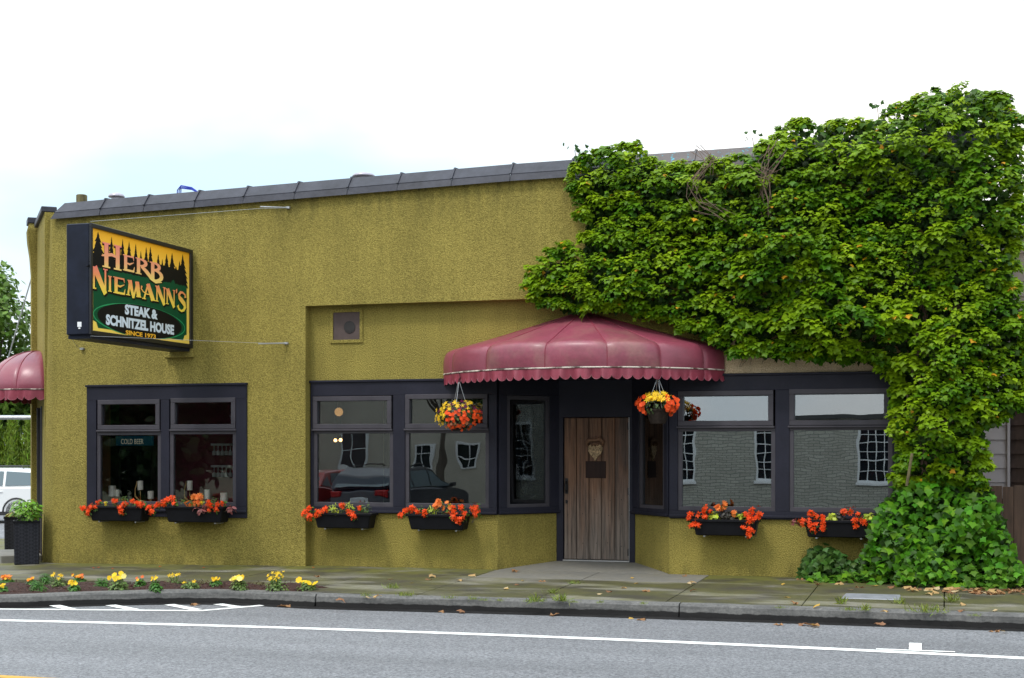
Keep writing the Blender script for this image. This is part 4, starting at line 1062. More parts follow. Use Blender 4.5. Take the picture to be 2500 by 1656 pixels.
G = {
 'H': stem(.18, .22) + stem(.80, .22) + st([(-.08, .44), (.15, .50), (.48, .57), (.80, .50)], [.04, .12, .13, .09]),
 'E': stem(.24, .28) + st([(.2, .95), (.92, .95)], .1) + st([(.92, .99), (.97, .72)], [.12, .03]) + st([(.3, .50), (.6, .46), (.98, .62)], [.11, .12, .04]) + st([(.2, .06), (.98, .06)], .13) + st([(.95, .02), (1.03, .36)], [.15, .03]),
 'R': stem(.22, .26) + st(arc(.36, .74, .44, .205, 90, -90), [.1, .12, .16, .22, .25, .26, .25, .22, .16, .12, .1]) + st([(.45, .52), (.85, .25), (1.25, -.10), (1.6, -.28), (2.1, -.22)], [.2, .27, .27, .18, .04]),
 'B': stem(.24, .26) + st(arc(.34, .77, .40, .185, 90, -90), [.1, .12, .15, .2, .23, .24, .23, .2, .15, .12, .1]) + st(arc(.34, .27, .58, .29, 90, -90), [.1, .12, .16, .22, .26, .28, .26, .22, .18, .14, .12]),
 'N': st([(.12, 0), (.12, .95)], .13) + st([(-.02, .03), (.28, .03)], .06) + st([(-.06, .97), (.2, .97)], .07) + st([(.16, .98), (.90, -.14)], [.36, .26]) + st([(.89, -.10), (.89, .95)], .12) + st([(.74, .97), (1.04, .97)], .06),
 'I': stem(.5, .52, .2),
 'M': st([(.14, 0), (.26, 1)], .12) + st([(0, .03), (.28, .03)], .06) + st([(.25, 1), (.50, -.12)], [.28, .14]) + st([(.50, -.12), (.76, 1)], .11) + st([(.74, 1), (.86, 0)], .27) + st([(.68, .03), (1.03, .03)], .06) + st([(.1, .97), (.35, .97)], .06),
 'A': st([(.14, 0), (.46, 1)], .12) + st([(.44, 1), (.86, 0)], .30) + st([(0, .03), (.30, .03)], .06) + st([(.66, .03), (1.05, .03)], .06) + st([(-.02, .80), (-.06, .62), (.08, .46), (.36, .34), (.66, .36)], [.12, .1, .07, .07, .07]),
 'S': st([(.90, .70), (.86, .88), (.62, 1.0), (.36, .98), (.20, .82), (.26, .64), (.52, .48), (.78, .30), (.86, .10), (.72, -.10), (.44, -.18), (.18, -.08), (.06, .14)], [.22, .14, .12, .17, .24, .29, .34, .34, .27, .19, .14, .14, .24]),
 "'": st([(.5, 1), (.55, .8), (.3, .55)], [.5, .5, .06]),
}
def word(chars, name, m, d):
    fg, sh = [], []
    for ch, a, b, c_, e in chars:
        for p in G[ch]:
            q = [(a + x * (b - a), c_ + y * (e - c_)) for x, y in p]
            fg.append(q)
            cx = sum(v[0] for v in q) / 4; cy = sum(v[1] for v in q) / 4
            f_ = .014
            sh.append([(x + math.copysign(f_, x - cx) + .012, y + math.copysign(f_ * .8, y - cy) - .013) for x, y in q])
    face(sh, 'letter_shadow', P_['ink'], d); face(fg, name, m, d + .0018)
word([('H', .31, .75, .91, 1.24), ('E', .79, 1.07, .925, 1.14), ('R', 1.11, 1.44, .92, 1.14), ('B', 1.47, 1.82, .88, 1.13)], 'sign_lettering', P_['g1'], .0032)
word([('N', .05, .40, .60, .89), ('I', .42, .52, .60, .81), ('E', .55, .83, .595, .815), ('M', .86, 1.24, .60, .81), ('A', 1.27, 1.61, .59, .81), ('N', 1.63, 1.89, .59, .81), ('N', 1.91, 2.16, .58, .80), ("'", 2.16, 2.24, .68, .82), ('S', 2.22, 2.48, .56, .79)], 'sign_lettering', P_['g2'], .0060)
def text(body, a, b, c_, d, off, name, m, dep, plane=None, parent=None):
    cu = bpy.data.curves.new('lettering', 'FONT'); cu.body = body; cu.offset = off; cu.resolution_u = 3
    o = bpy.data.objects.new('lettering', cu); COL.objects.link(o)
    me = bpy.data.meshes.new_from_object(o.evaluated_get(bpy.context.evaluated_depsgraph_get()))
    v = np.zeros(len(me.vertices) * 3); me.vertices.foreach_get('co', v); v = v.reshape(-1, 3)
    mn, mx_ = v.min(0), v.max(0)
    fs = [tuple(p.vertices) for p in me.polygons]
    bpy.data.objects.remove(o); bpy.data.curves.remove(cu); bpy.data.meshes.remove(me)
    uv = [(a + (p[0] - mn[0]) / (mx_[0] - mn[0]) * (b - a), c_ + (p[1] - mn[1]) / (mx_[1] - mn[1]) * (d - c_)) for p in v]
    mb = MB()
    if plane is None: mb.add([(SX - .024 + dep, SY + s, SZ + t) for s, t in uv], fs)
    else: mb.add([plane(s, t) for s, t in uv], fs)
    return mb.build(name, m, parent or sign, fix=False)
text('STEAK &', .84, 1.69, .335, .475, .055, 'sign_lettering', P_['pale'], .0034)
text('SCHNITZEL HOUSE', .38, 2.14, .155, .30, .055, 'sign_lettering', P_['pale'], .0034)
text('SINCE 1973', .86, 1.64, .062, .125, .04, 'sign_lettering', P_['gold'], .0040)
def wire(name, pts, r=.0026):
    return MB().tube(pts, r, 5).build(name, 'steel', sign)
wire('guy_wire', [(SX - .02, SY + .02, SZ + SHT + .02), (-4.55, F - .55, 5.06), (-4.30, F, 5.15)])
wire('guy_wire', [(SX - .02, SY + .02, SZ - .02), (-4.60, F - .45, 3.18), (-4.33, F, 3.20)])
wire('guy_wire', [(SX - .35, SY + .05, SZ - .01), (-6.9, -1.5, 3.10), (-7.69, F, 3.19)], .0035)
for p in ((-4.30, F, 5.15), (-4.33, F, 3.20), (-7.69, F, 3.19)):
    mb = MB(); mb.box(p[0] - .03, p[0] + .03, F - .04, F, p[2] - .014, p[2] + .014)
    if p[0] > -5: mb.tube([(p[0] - .30, F - .30, p[2] - .02), (p[0], F - .03, p[2])], .010, 6)
    mb.build('turnbuckle', 'steel', sign)

# ================================================================== WINDOW BOXES AND THEIR PLANTS
LIME = (.36, .42, .035); GRN = (.07, .15, .02); DKG = (.03, .05, .022); RED = (.90, .085, .008); ORG = (.92, .24, .05); YEL = (.90, .58, .02); COL_P = (.30, .10, .09)
def windowbox(x0, x1, z0, z1, y0, y1, label):
    root = tag(empty('window_box', ((x0 + x1) / 2, y1, z0)), label, 'window box', 'black window boxes')
    e = .045
    mb = MB()
    mb.hexa([(x0 + e, y0 + .03, z0), (x1 - e, y0 + .03, z0), (x1 - e, y1, z0), (x0 + e, y1, z0), (x0, y0, z1), (x1, y0, z1), (x1, y1, z1), (x0, y1, z1)])
    mb.build('trough', 'box', root, bev=.012)
    mb = MB(); t = .018
    mb.box(x0 - t, x1 + t, y0 - t, y0 + t, z1 - .025, z1 + .006); mb.box(x0 - t, x0 + t, y0 + t, y1, z1 - .025, z1 + .006); mb.box(x1 - t, x1 + t, y0 + t, y1, z1 - .025, z1 + .006)
    mb.build('rim', 'box', root, bev=.004)
    MB().box(x0 + t, x1 - t, y0 + t, y1 - .005, z1 - .02, z1 + .003).build('soil', 'soil', root)
    for x in (x0 + .15, x1 - .15): MB().box(x - .012, x + .012, y0 + .06, y1 + .10, z0 - .02, z0 - .001).build('bracket', 'steel', root)
    return root
WB = [(-7.41, -6.50, .615, .83, -.47, -.215, 'black window box under left half of the left window'),
      (-6.14, -5.20, .615, .84, -.47, -.215, 'black window box under right half of the left window'),
      (-3.85, -2.98, .555, .765, -.30, -.045, 'black window box under middle window farthest from the door'),
      (-2.43, -1.58, .555, .765, -.30, -.045, 'black window box directly left of the doorway'),
      (1.57, 2.42, .54, .745, -.30, -.045, 'black window box directly right of the doorway'),
      (3.02, 3.88, .54, .755, -.30, -.045, 'black window box half hidden by ivy at far right')]
for b in WB: windowbox(*b)
WHERE = ['leftmost window box', 'second window box from left', 'window box under middle window by the wall corner', 'window box just left of doorway', 'window box just right of doorway', 'window box beside the ivy']
def floret_cloud(cl, Y, per, size, shape, col, spread=(1, .8, 1)):
    P, N = [], []
    for x, z, r in cl:
        n = max(4, int(per * (r / .045) ** 1.4))
        d = rdir(n, .3, .7); rr = r * RNG.uniform(.35, 1.05, (n, 1))
        P.append(np.array([x, Y, z]) + d * rr * np.array(spread)); N.append(d + np.array([0, -.5, .25]) + RNG.normal(0, .35, (n, 3)))
    P, N = np.vstack(P), np.vstack(N); n = len(P)
    return P, N, RNG.normal(size=(n, 3)), size * RNG.uniform(.75, 1.25, n), jit(col, n, .25, .06)
def plant(name, label, cat, cl, Y, fl=None, leafcol=GRN, leafn=16, leafsize=.04, leafshape=OVAL, fshape=FLOWER4, fsize=.036, fper=9, group=None, spill=1.0):
    cx = sum(c[0] for c in cl) / len(cl); zb = min(c[1] - c[2] for c in cl)
    root = tag(empty(name, (cx, Y + .08, zb)), label, cat, group)
    P, N = [], []
    for x, z, r in cl:
        n = int(leafn * (r / .045) ** 1.2) + 4
        d = rdir(n, .2, .3)
        P.append(np.array([x, Y + .03, z - .004]) + d * r * np.array([1.1, .9, 1.0]) * RNG.uniform(.3, 1.1, (n, 1))); N.append(d + np.array([0, -.4, .6]))
    P, N = np.vstack(P), np.vstack(N); n = len(P)
    T = N * .5 + RNG.normal(0, .6, (n, 3)) + np.array([0, -.2, -.3])
    cloud('foliage', 'leaf', root, P, N, T, leafsize * RNG.uniform(.6, 1.2, n), leafshape, jit(leafcol, n, .35, .12), kind='stuff')
    st_ = MB()
    for x, z, r in cl: st_.tube([(cx + (x - cx) * .5, Y + .10, zb + .01), (x, Y + .06, z - r * .3), (x, Y + .01, z)], .004, 4)
    tag(st_.build('stems', 'twig' if leafcol is DKG else 'bark', root), kind='stuff')
    if fl is not None:
        P, N, T, S, C_ = floret_cloud(cl, Y, fper, fsize, fshape, fl)
        cloud('flowers', 'petal', root, P, N, T, S, fshape, C_, kind='stuff')
    return root
SIDE = {2: ['left', 'right'], 3: ['left', 'middle', 'right'], 1: ['']}
for bi, b in enumerate(BOXPLANTS):
    Y = b['Y']; wh = WHERE[bi]
    for i, cl in enumerate(b.get('red', [])):
        s = SIDE[len(b['red'])][i]
        plant('begonia', f'red-orange begonia spilling over {s} end of {wh}'.replace('over middle end', 'over the middle'), 'flowers', cl, Y, RED, GRN if bi < 4 else (.045, .085, .02), 24, .040, group='red begonias in the window boxes', fsize=.052, fper=15)
    for cl in b.get('orange', []):
        plant('tuberous_begonia', f'large soft orange begonia blooms standing in {wh}', 'flowers', cl, Y, ORG if bi != 5 else (.88, .10, .02), GRN, 8, .045, fshape=RUFFLE, fsize=.085, fper=4)
    for cl in b.get('yellow', []):
        plant('yellow_bloom', f'small yellow bloom among the red begonias of {wh}', 'flowers', cl, Y, YEL, LIME, 8, .035, fsize=.045, fper=5)
    for cl in b.get('lime', []):
        plant('lime_coleus', f'lime green leafy plant standing in {wh}', 'plant', cl, Y + .03, None, LIME, 22, .075, SLIM if bi < 4 else OVAL)
    for cl in b.get('coleus', []):
        plant('coleus', f'purple and cream coleus leaves hanging over {wh}', 'plant', cl, Y - .01, None, COL_P, 9, .075, OVAL)
    for cl in b.get('green', []):
        plant('green_filler', f'feathery green foliage growing in {wh}', 'plant', cl, Y + .03, None, (.12, .20, .03), 20, .045, SLIM)
    for cl in b.get('dark', []):
        plant('dark_foliage', f'dark bronze foliage growing in {wh}', 'plant', cl, Y + .03, None, (.035, .03, .022), 26, .055, OVAL)

# ================================================================== HANGING BASKETS
def basket(x, y, zc, r, rz, hook, label, plabel, full, mix):
    root = tag(empty('hanging_basket', (x, y, zc - .18)), label, 'hanging basket', 'hanging baskets under the awning')
    pr_ = [(.09, -.17), (.10, -.165), (.15, -.02), (.165, .0), (.165, .02), (.15, .022), (.14, -.01), (.02, -.02)]
    MB().lathe((x, y, zc - .03), pr_, 18).build('pot', mat('coir_pot', (.032, .024, .02, 1), .9, spec=.1, var=(18, .3), bump=(30, .6, .01)), root, smooth=False)
    for k in range(3 if full else 4):
        a = 2 * PI * k / (3 if full else 4) + .5
        MB().tube([(x + .155 * math.cos(a), y + .155 * math.sin(a), zc), (x + .01 * math.cos(a), y, hook - .01)], .004, 5).build('hanger_wire', 'steel', root)
    MB().tube([(x, y, hook - .03), (x, y, hook + .02), (x + .02, y, hook + .05), (x + .01, y, hook + .12)], .006, 6).build('hook', 'iron', root)
    pl = tag(empty('basket_flowers', (x, y, zc)), plabel, 'flowers')
    n = 520 if full else 260
    d = rdir(n, .2, .2); ss = RNG.uniform(.55, 1.0, (n, 1))
    P = np.array([x, y, zc + (0 if full else .05)]) + d * ss * np.array([r, r * .8, rz])
    cloud('foliage', 'leaf', pl, P, d + [0, -.2, .5], d + RNG.normal(0, .5, (n, 3)) + [0, 0, -.4], .045 * RNG.uniform(.6, 1.2, n), OVAL, jit((.06, .10, .03), n, .4, .1), kind='stuff')
    for nm, col, cnt, fs, shp, sel in mix:
        d = rdir(cnt * 14, .15, .6); d = d[sel(d)][:cnt]; m_ = len(d)
        P = np.array([x, y, zc + (0 if full else .05)]) + d * np.array([r, r * .85, rz]) * RNG.uniform(.9, 1.08, (m_, 1))
        cloud(nm, 'petal', pl, P, d + [0, -.5, .2] + RNG.normal(0, .25, (m_, 3)), RNG.normal(size=(m_, 3)), fs * RNG.uniform(.8, 1.15, m_), shp, jit(col, m_, .18, .05), kind='stuff')
ORF = (.85, .09, .012); PUR = (.12, .006, .05)
basket(-1.60, -.50, 2.13, .31, .195, 2.60, 'hanging basket with rounded flower ball left of the door', 'yellow, orange and purple flower ball in the left hanging basket', True,
       [('yellow_flowers', YEL, 62, .062, FLOWER5, lambda d: (d[:, 2] > .25) | (d[:, 0] < -.45)), ('orange_flowers', ORF, 105, .046, TRUMPET, lambda d: (d[:, 2] < .35) & (d[:, 0] > -.35)), ('purple_flowers', PUR, 26, .06, FLOWER5, lambda d: d[:, 2] > .2), ('dry_flowers', (.45, .17, .08), 16, .045, TRUMPET, lambda d: d[:, 2] < -.5)])
basket(1.20, -.74, 2.20, .275, .15, 2.60, 'hanging basket with visible pot right of the door', 'yellow topped, orange edged flowers in the right hanging basket', False,
       [('yellow_flowers', YEL, 75, .068, FLOWER5, lambda d: (d[:, 2] > .3) & (np.abs(d[:, 0]) < .62)), ('orange_flowers', ORF, 72, .062, TRUMPET, lambda d: (np.abs(d[:, 0]) > .5) & (d[:, 2] < .75)), ('purple_flowers', PUR, 8, .055, FLOWER5, lambda d: d[:, 2] > .5)])

# ================================================================== IVY
def inside(P, poly):
    x, z = P[:, 0], P[:, 1]; c_ = np.zeros(len(P), bool); n = len(poly)
    for i in range(n):
        (x1, z1), (x2, z2) = poly[i], poly[(i + 1) % n]
        if z1 == z2: continue
        t = ((z1 > z) != (z2 > z)) & (x < (x2 - x1) * (z - z1) / (z2 - z1) + x1)
        c_ ^= t
    return c_
def edged(P, poly):
    d = np.full(len(P), 9.)
    for i in range(len(poly)):
        a = np.array(poly[i]); b = np.array(poly[(i + 1) % len(poly)]); ab = b - a
        t = np.clip(((P - a) @ ab) / (ab @ ab + 1e-9), 0, 1)
        d = np.minimum(d, np.linalg.norm(P - (a + t[:, None] * ab), axis=1))
    return d
def sample(poly, n):
    a = np.array(poly); lo, hi = a.min(0), a.max(0); out = []
    while sum(map(len, out)) < n:
        p = RNG.uniform(lo, hi, (n, 2)); out.append(p[inside(p, poly)])
    return np.vstack(out)[:n]
def poisson(poly, dmin, tries):
    P = sample(poly, tries); g = {}; keep = []
    for p in P:
        k = (int(p[0] / dmin), int(p[1] / dmin))
        if any((p[0] - q[0]) ** 2 + (p[1] - q[1]) ** 2 < dmin * dmin for i in (-1, 0, 1) for j in (-1, 0, 1) for q in g.get((k[0] + i, k[1] + j), ())): continue
        g.setdefault(k, []).append(p); keep.append(p)
    return np.array(keep)
def lump(x, z): return .5 + .25 * np.sin(2.3 * x + 1.7 * z + .4) + .25 * np.sin(-1.9 * x + 4.1 * z + 2.) * np.cos(1.3 * x + .7 * z)
ivy = tag(empty('ivy', (3.6, -.5, -.05)), 'huge glossy green ivy covering the right side of the facade down to the sidewalk', 'ivy')
def topv(x): return np.where(x < -.94, 5.165 + .0262 * (x + 8.2), 5.355 + .012 * (x + .94)) + .2
# backing leaves close to the wall, shade between tufts put into their dark colour
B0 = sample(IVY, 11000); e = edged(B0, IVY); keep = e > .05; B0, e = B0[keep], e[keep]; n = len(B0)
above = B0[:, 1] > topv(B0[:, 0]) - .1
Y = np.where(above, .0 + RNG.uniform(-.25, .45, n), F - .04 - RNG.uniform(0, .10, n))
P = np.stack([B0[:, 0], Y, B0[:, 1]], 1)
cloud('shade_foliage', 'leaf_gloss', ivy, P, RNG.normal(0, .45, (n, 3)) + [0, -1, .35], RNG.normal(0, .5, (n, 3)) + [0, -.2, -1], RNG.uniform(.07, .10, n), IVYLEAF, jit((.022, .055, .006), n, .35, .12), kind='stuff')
# body of the mass where no wall stands behind it: above the coping and past the building's end
B1 = sample(IVY, 9000); e1 = edged(B1, IVY); k1 = (e1 > .03) & ((B1[:, 1] > topv(B1[:, 0]) - .15) | (B1[:, 0] > 4.9)); B1 = B1[k1]; n = len(B1)
cloud('inner_foliage', 'leaf_gloss', ivy, np.stack([B1[:, 0], RNG.uniform(-.5, .35, n), B1[:, 1]], 1), RNG.normal(0, .5, (n, 3)) + [0, -1, .4], RNG.normal(0, .5, (n, 3)) + [0, -.2, -1], RNG.uniform(.06, .10, n), IVYLEAF, jit((.045, .10, .010), n, .4, .12), kind='stuff')
# tufts: leafy shoots that stand out from the wall and droop; EDGE keeps the outline full
EDGE = []
for i in range(len(IVY)):
    a = np.array(IVY[i]); b = np.array(IVY[(i + 1) % len(IVY)]); L_ = np.linalg.norm(b - a); nn = np.array([-(b - a)[1], (b - a)[0]]) / (L_ + 1e-9)
    for k in range(max(1, int(L_ / .12))):
        p = a + (b - a) * ((k + random.random()) * .12 / max(L_, .12)); q = p + nn * .05
        EDGE.append(q if inside(q[None], IVY)[0] else p - nn * .05)
EDGE = np.array(EDGE)
TP = np.concatenate([poisson(IVY, .20, 20000), poisson(IVY, .27, 8000), EDGE]); e = edged(TP, IVY); lm = lump(TP[:, 0], TP[:, 1])
LP, LN, LT, LS, LC_ = [], [], [], [], []
for (x, z), ed_, lm_ in zip(TP, e, lm):
    right = max(0, min(1, (x - 2.0) / 2))
    flat = max(0, min(1, (1.2 - x) / 1.0))                      # the left part hugs the wall
    th = min(.38 + .22 * right - .2 * flat, .06 + ed_ * .9) * (.25 + .9 * lm_ * random.uniform(.5, 1.25))
    ab = z > topv(x) + .12
    y = (F - .12 - th) if not ab else (-.15 - th * .8 + random.uniform(-.15, .35))
    big = random.uniform(.65, 1.35)
    nl = int(60 * big)
    d = rdir(nl, .45, .45)
    if not ab: d[:, 1] = -np.abs(d[:, 1])
    ext = np.array([.18, .13, .115]) * big
    if ed_ < .16: ext = ext * max(.55, ed_ / .16)
    rr = RNG.uniform(.5, 1.05, (nl, 1))
    pos = np.array([x, y, z + .045]) + d * ext * rr
    tl = random.gauss(0, .35); pos[:, 2] += (pos[:, 0] - x) * tl
    pos[:, 2] -= .55 * np.clip(np.abs(pos[:, 0] - x) - .05, 0, 1) ** 1.2       # drooping flanks
    LP.append(pos)
    LN.append(d * .5 + np.array([0, -.40, .85]) + RNG.normal(0, .30, (nl, 3)))
    LT.append(np.stack([d[:, 0] * 1.0, -.5 + d[:, 1] * .3, np.full(nl, -.65)], 1) + RNG.normal(0, .32, (nl, 3)))
    LS.append(RNG.uniform(.038, .070, nl) * random.uniform(.75, 1.45))
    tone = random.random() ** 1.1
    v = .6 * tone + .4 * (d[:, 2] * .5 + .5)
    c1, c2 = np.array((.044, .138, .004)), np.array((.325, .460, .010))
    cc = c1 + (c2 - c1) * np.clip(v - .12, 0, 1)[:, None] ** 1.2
    cc = cc * RNG.uniform(.8, 1.2, (nl, 1))
    yl = RNG.random(nl) < .006
    cc[yl] = np.array((.60, .30, .02)) * RNG.uniform(.7, 1.2, (yl.sum(), 1))
    LC_.append(cc)
LP, LN, LT, LS, LC_ = map(lambda q: np.concatenate(q), (LP, LN, LT, LS, LC_))
keepm = ~((LP[:, 2] < 2.95) & (np.abs(LP[:, 0]) < 2.0) & (LP[:, 1] > -1.25))
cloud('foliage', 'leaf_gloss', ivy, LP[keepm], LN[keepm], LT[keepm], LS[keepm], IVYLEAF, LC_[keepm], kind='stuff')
# lower mound: broad leaves hanging in a sheet, the largest ones single objects
def sheet(poly, n, yb, yt, zt, size, tint, shape=IVYLEAF):
    Q = sample(poly, n); e_ = edged(Q, poly)
    k = np.clip((zt - Q[:, 1]) / zt, 0, 1)
    y_ = yt + (yb - yt) * k ** .8 - np.clip(e_, 0, .3) * .5 + .18 - RNG.uniform(-.30, .10, n) - .14 * np.sin(5.5 * Q[:, 0] + 2) * np.sin(6 * Q[:, 1])
    P_2 = np.stack([Q[:, 0], y_, Q[:, 1]], 1)
    Nn = RNG.normal(0, .55, (n, 3)) + [0, -1, .6]; Tt = RNG.normal(0, .5, (n, 3)) + [0, -.35, -1]
    return P_2, Nn, Tt, RNG.uniform(size[0], size[1], n), jit(tint, n, .45, .16)
def shade(poly, n, y0):  # leaves behind the hanging sheet, shade of the gaps put into their colour
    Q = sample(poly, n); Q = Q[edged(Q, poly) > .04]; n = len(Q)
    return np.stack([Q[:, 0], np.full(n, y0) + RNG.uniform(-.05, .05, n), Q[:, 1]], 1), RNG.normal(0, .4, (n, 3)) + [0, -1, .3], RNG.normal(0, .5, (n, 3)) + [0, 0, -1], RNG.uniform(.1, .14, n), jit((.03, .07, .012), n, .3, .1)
Pm = sheet(MOUND, 1800, -.85, -.42, 1.45, (.05, .115), (.062, .185, .008))
P2 = sheet(LOWIVY, 420, -.40, -.20, .5, (.06, .10), (.05, .12, .02))
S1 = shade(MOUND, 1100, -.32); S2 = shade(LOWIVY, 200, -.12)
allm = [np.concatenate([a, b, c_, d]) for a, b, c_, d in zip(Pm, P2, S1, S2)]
# ground runners at the foot and at the right, into the corner by the fence
rq = np.stack([RNG.uniform(3.1, 6.1, 900), RNG.uniform(-1.0, -.2, 900), RNG.uniform(0, .2, 900)], 1)
rq = rq[(rq[:, 0] > 4.2) | (rq[:, 1] > -.62)]; rq[:, 2] *= np.clip((rq[:, 0] - 3.0), .3, 1.3); nr = len(rq)
allm = [np.concatenate([a, b]) for a, b in zip(allm, (rq, RNG.normal(0, .4, (nr, 3)) + [0, -.6, .9], RNG.normal(0, .6, (nr, 3)) + [0, -.5, -.5], RNG.uniform(.06, .10, nr), jit((.08, .19, .016), nr, .45, .15)))]
score = allm[3] * 1. - (allm[0][:, 1] + .8) * .06
score[(allm[0][:, 1] > -.55) | (allm[0][:, 0] > 5.0)] -= 1
idx = np.argsort(-score); big, rest = idx[:300], idx[300:]
cloud('low_foliage', 'leaf_gloss', ivy, *[q[rest] for q in allm[:4]], IVYLEAF, allm[4][rest], kind='stuff')
lm_ = []
for c_ in ((.06, .18, .010), (.10, .26, .012), (.035, .11, .012), (.075, .15, .04), (.14, .29, .014)):
    o = cloud('leaf', 'leaf_gloss', None, [(0, 0, 0)], [(0, 0, 1)], [(0, 1, 0)], [1.], IVYLEAF, [c_], origin=(0, 0, 0))
    lm_.append(o.data); bpy.data.objects.remove(o)
for k, i in enumerate(big):
    Nn = Vector(allm[1][i]).normalized(); T = Vector(allm[2][i]); T = (T - Nn * T.dot(Nn)).normalized(); Bv = T.cross(Nn); s = float(allm[3][i])
    mw = Matrix.Translation(Vector(allm[0][i])) @ Matrix((Bv, T, Nn)).transposed().to_4x4() @ Matrix.Scale(s, 4)
    inst('leaf', lm_[k % 5], ivy, mw)
# woody stems, bare twigs
mb = MB()
for t in TWIGS:
    for j in range(5):
        o_ = [random.uniform(-.05, .05) for _ in range(2)]
        mb.tube([(x + o_[0] * (1 + .3 * i) + random.uniform(-.07, .07), -.60 - .03 * j + random.uniform(-.04, .04), z - .04 + o_[1] + random.uniform(-.05, .05)) for i, (x, z) in enumerate(t)], [.006] + [.0045] * (len(t) - 2) + [.002], 4)
tag(mb.build('bare_twigs', 'twig', ivy), kind='stuff')
mb = MB()
for k in range(9):
    x = random.uniform(4.3, 5.0); pts = []
    for j in range(9):
        pts.append((x, F - .06 - random.uniform(0, .05), j * .5)); x = min(5.1, max(4.25, x + random.uniform(-.12, .12)))
    mb.tube(pts, [.028 - .0025 * j for j in range(9)], 5)
for k in range(16):
    x = random.uniform(1.9, 4.1); z = 3.1; pts = []
    for j in range(4):
        pts.append((x, -.03, z)); x += random.uniform(-.12, .12); z -= random.uniform(.08, .16)
    mb.tube(pts, [.012, .009, .006, .003], 4)
tag(mb.build('woody_stems', 'twig', ivy), kind='stuff')
tag(MB().tube([(4.37, -.78, 1.62), (4.305, -.78, 1.22)], .018, 8).build('garden_stake', 'mossywood'), 'thin wooden stake poking out of the ivy beside the window', 'stake')
# stray shoots against the sky
P, N, T, S, C_ = [], [], [], [], []
for x, z in ((-.02, 5.70), (.12, 5.68), (2.36, 5.72), (3.93, 6.02)):
    for k in range(7):
        P.append((x + random.gauss(0, .05), -.3 + random.gauss(0, .05), z + random.gauss(0, .04))); N.append(RNG.normal(size=3) + [0, -.5, .5]); T.append(RNG.normal(size=3)); S.append(.06); C_.append((.05, .11, .03))
cloud('shoot_leaves', 'leaf_gloss', ivy, P, N, T, S, IVYLEAF, C_, kind='stuff')
mb = MB()
for x, z in ((-.02, 5.70), (.12, 5.68), (2.36, 5.72), (3.93, 6.02)): mb.tube([(x - .05, -.3, z - .4), (x + .02, -.3, z - .15), (x, -.3, z)], .006, 4)
tag(mb.build('shoot_stems', 'twig', ivy), kind='stuff')
# ================================================================== FLOWER BED PLANTS
BEDLAB = ['mounded orange marigolds at the far left end of the bed, farther one', 'yellow flowers at the far left front corner of the bed', 'orange and yellow marigold behind the leftmost plain green plant',
 'plain green leafy plant in front, leftmost of the flowerless plants', 'plain dark green plant at back beside the tall yellow flowers', 'tall loose yellow flowers below the left edge of the window',
 'orange and yellow marigold at back below left window box', 'compact yellow flowers in front below left window box', 'bushy plain green plant below the gap between the two left boxes',
 'sprawling pale yellow petunia below the second window box', 'small green plant with few orange blooms right of the sprawling petunia', 'upright green plant with few yellow blooms, one on tall stem',
 'spindly stalks with few yellow blooms in the middle of bed', 'low green plant with scattered yellow blooms beside the spindly stalks', 'tight clump of yellow marigolds right of the left window',
 'pale yellow petunia with trailing side shoot below the blank wall', 'tallest many flowered yellow plant near right end of bed', 'four large yellow petunia blooms at the right tip of the bed']
for (x, y, wd, h, kind, nf), lab in zip(BED, BEDLAB):
    z0 = bedz(x, y) - .01
    root = tag(empty('bedding_plant', (x, y, z0)), lab, 'flowers' if nf else 'plant', 'bedding plants in the mulch strip')
    sparse = kind in ('tall', 'stalk', 'big4')
    n = 200 if sparse else 340
    if kind == 'green': n = 480
    d = rdir(n, .5, 0); d[:, 2] = np.abs(d[:, 2])
    hh = h * (.66 if nf else .95)
    P = np.array([x, y, z0 + .01]) + d * np.array([wd * .5, wd * .36, hh]) * RNG.uniform(.25, 1, (n, 1))
    cloud('foliage', 'leaf', root, P, d + [0, -.2, .7], d + RNG.normal(0, .4, (n, 3)), (.05 if kind == 'green' else .042) * RNG.uniform(.7, 1.2, n), SLIM if kind in ('green', 'stalk') else OVAL,
          jit((.055, .16, .02) if kind in ('green', 'yellow', 'orange') else (.12, .19, .045), n, .35, .1), kind='stuff')
    if nf:
        tops = []; mb = MB()
        nf = int(nf * 1.35 + .5) if kind != 'big4' else nf
        for k in range(nf):
            a = 2 * PI * (k + random.random() * .6) / nf; r = wd * .42 * math.sqrt(random.random())
            px, py = x + r * math.cos(a), y + r * math.sin(a) * .7 - .02
            pz = z0 + h * (random.uniform(.55, 1.0) if sparse else random.uniform(.62, .95))
            tops.append((px, py, pz)); mb.tube([(x, y, z0), (x + (px - x) * .6, y + (py - y) * .6, z0 + (pz - z0) * .6), (px, py, pz - .006)], .0035, 4)
        tag(mb.build('stems', mat('green_stem', (.10, .17, .04, 1), .6) if 'green_stem' not in bpy.data.materials else bpy.data.materials['green_stem'], root), kind='stuff')
        m_ = len(tops); col = {'orange': None}.get(kind, YEL)
        C_ = jit(YEL, m_, .12, .04) if kind != 'orange' else np.array([random.choice([(.90, .27, .03), (.90, .50, .03), (.85, .16, .03)]) for _ in range(m_)])
        if kind == 'big': C_ = np.array([random.choice([(.90, .66, .05), (.88, .74, .22), (.90, .58, .02)]) for _ in range(m_)])
        fs = {'big': .066, 'big4': .088, 'tall': .048, 'stalk': .048}.get(kind, .046)
        cloud('flowers', 'petal', root, tops, RNG.normal(0, .35, (m_, 3)) + [0, -.75, .6], RNG.normal(size=(m_, 3)), fs * RNG.uniform(.85, 1.15, m_), TRUMPET if kind in ('big', 'big4') else FLOWER5 if sparse else RUFFLE, C_, kind='stuff')

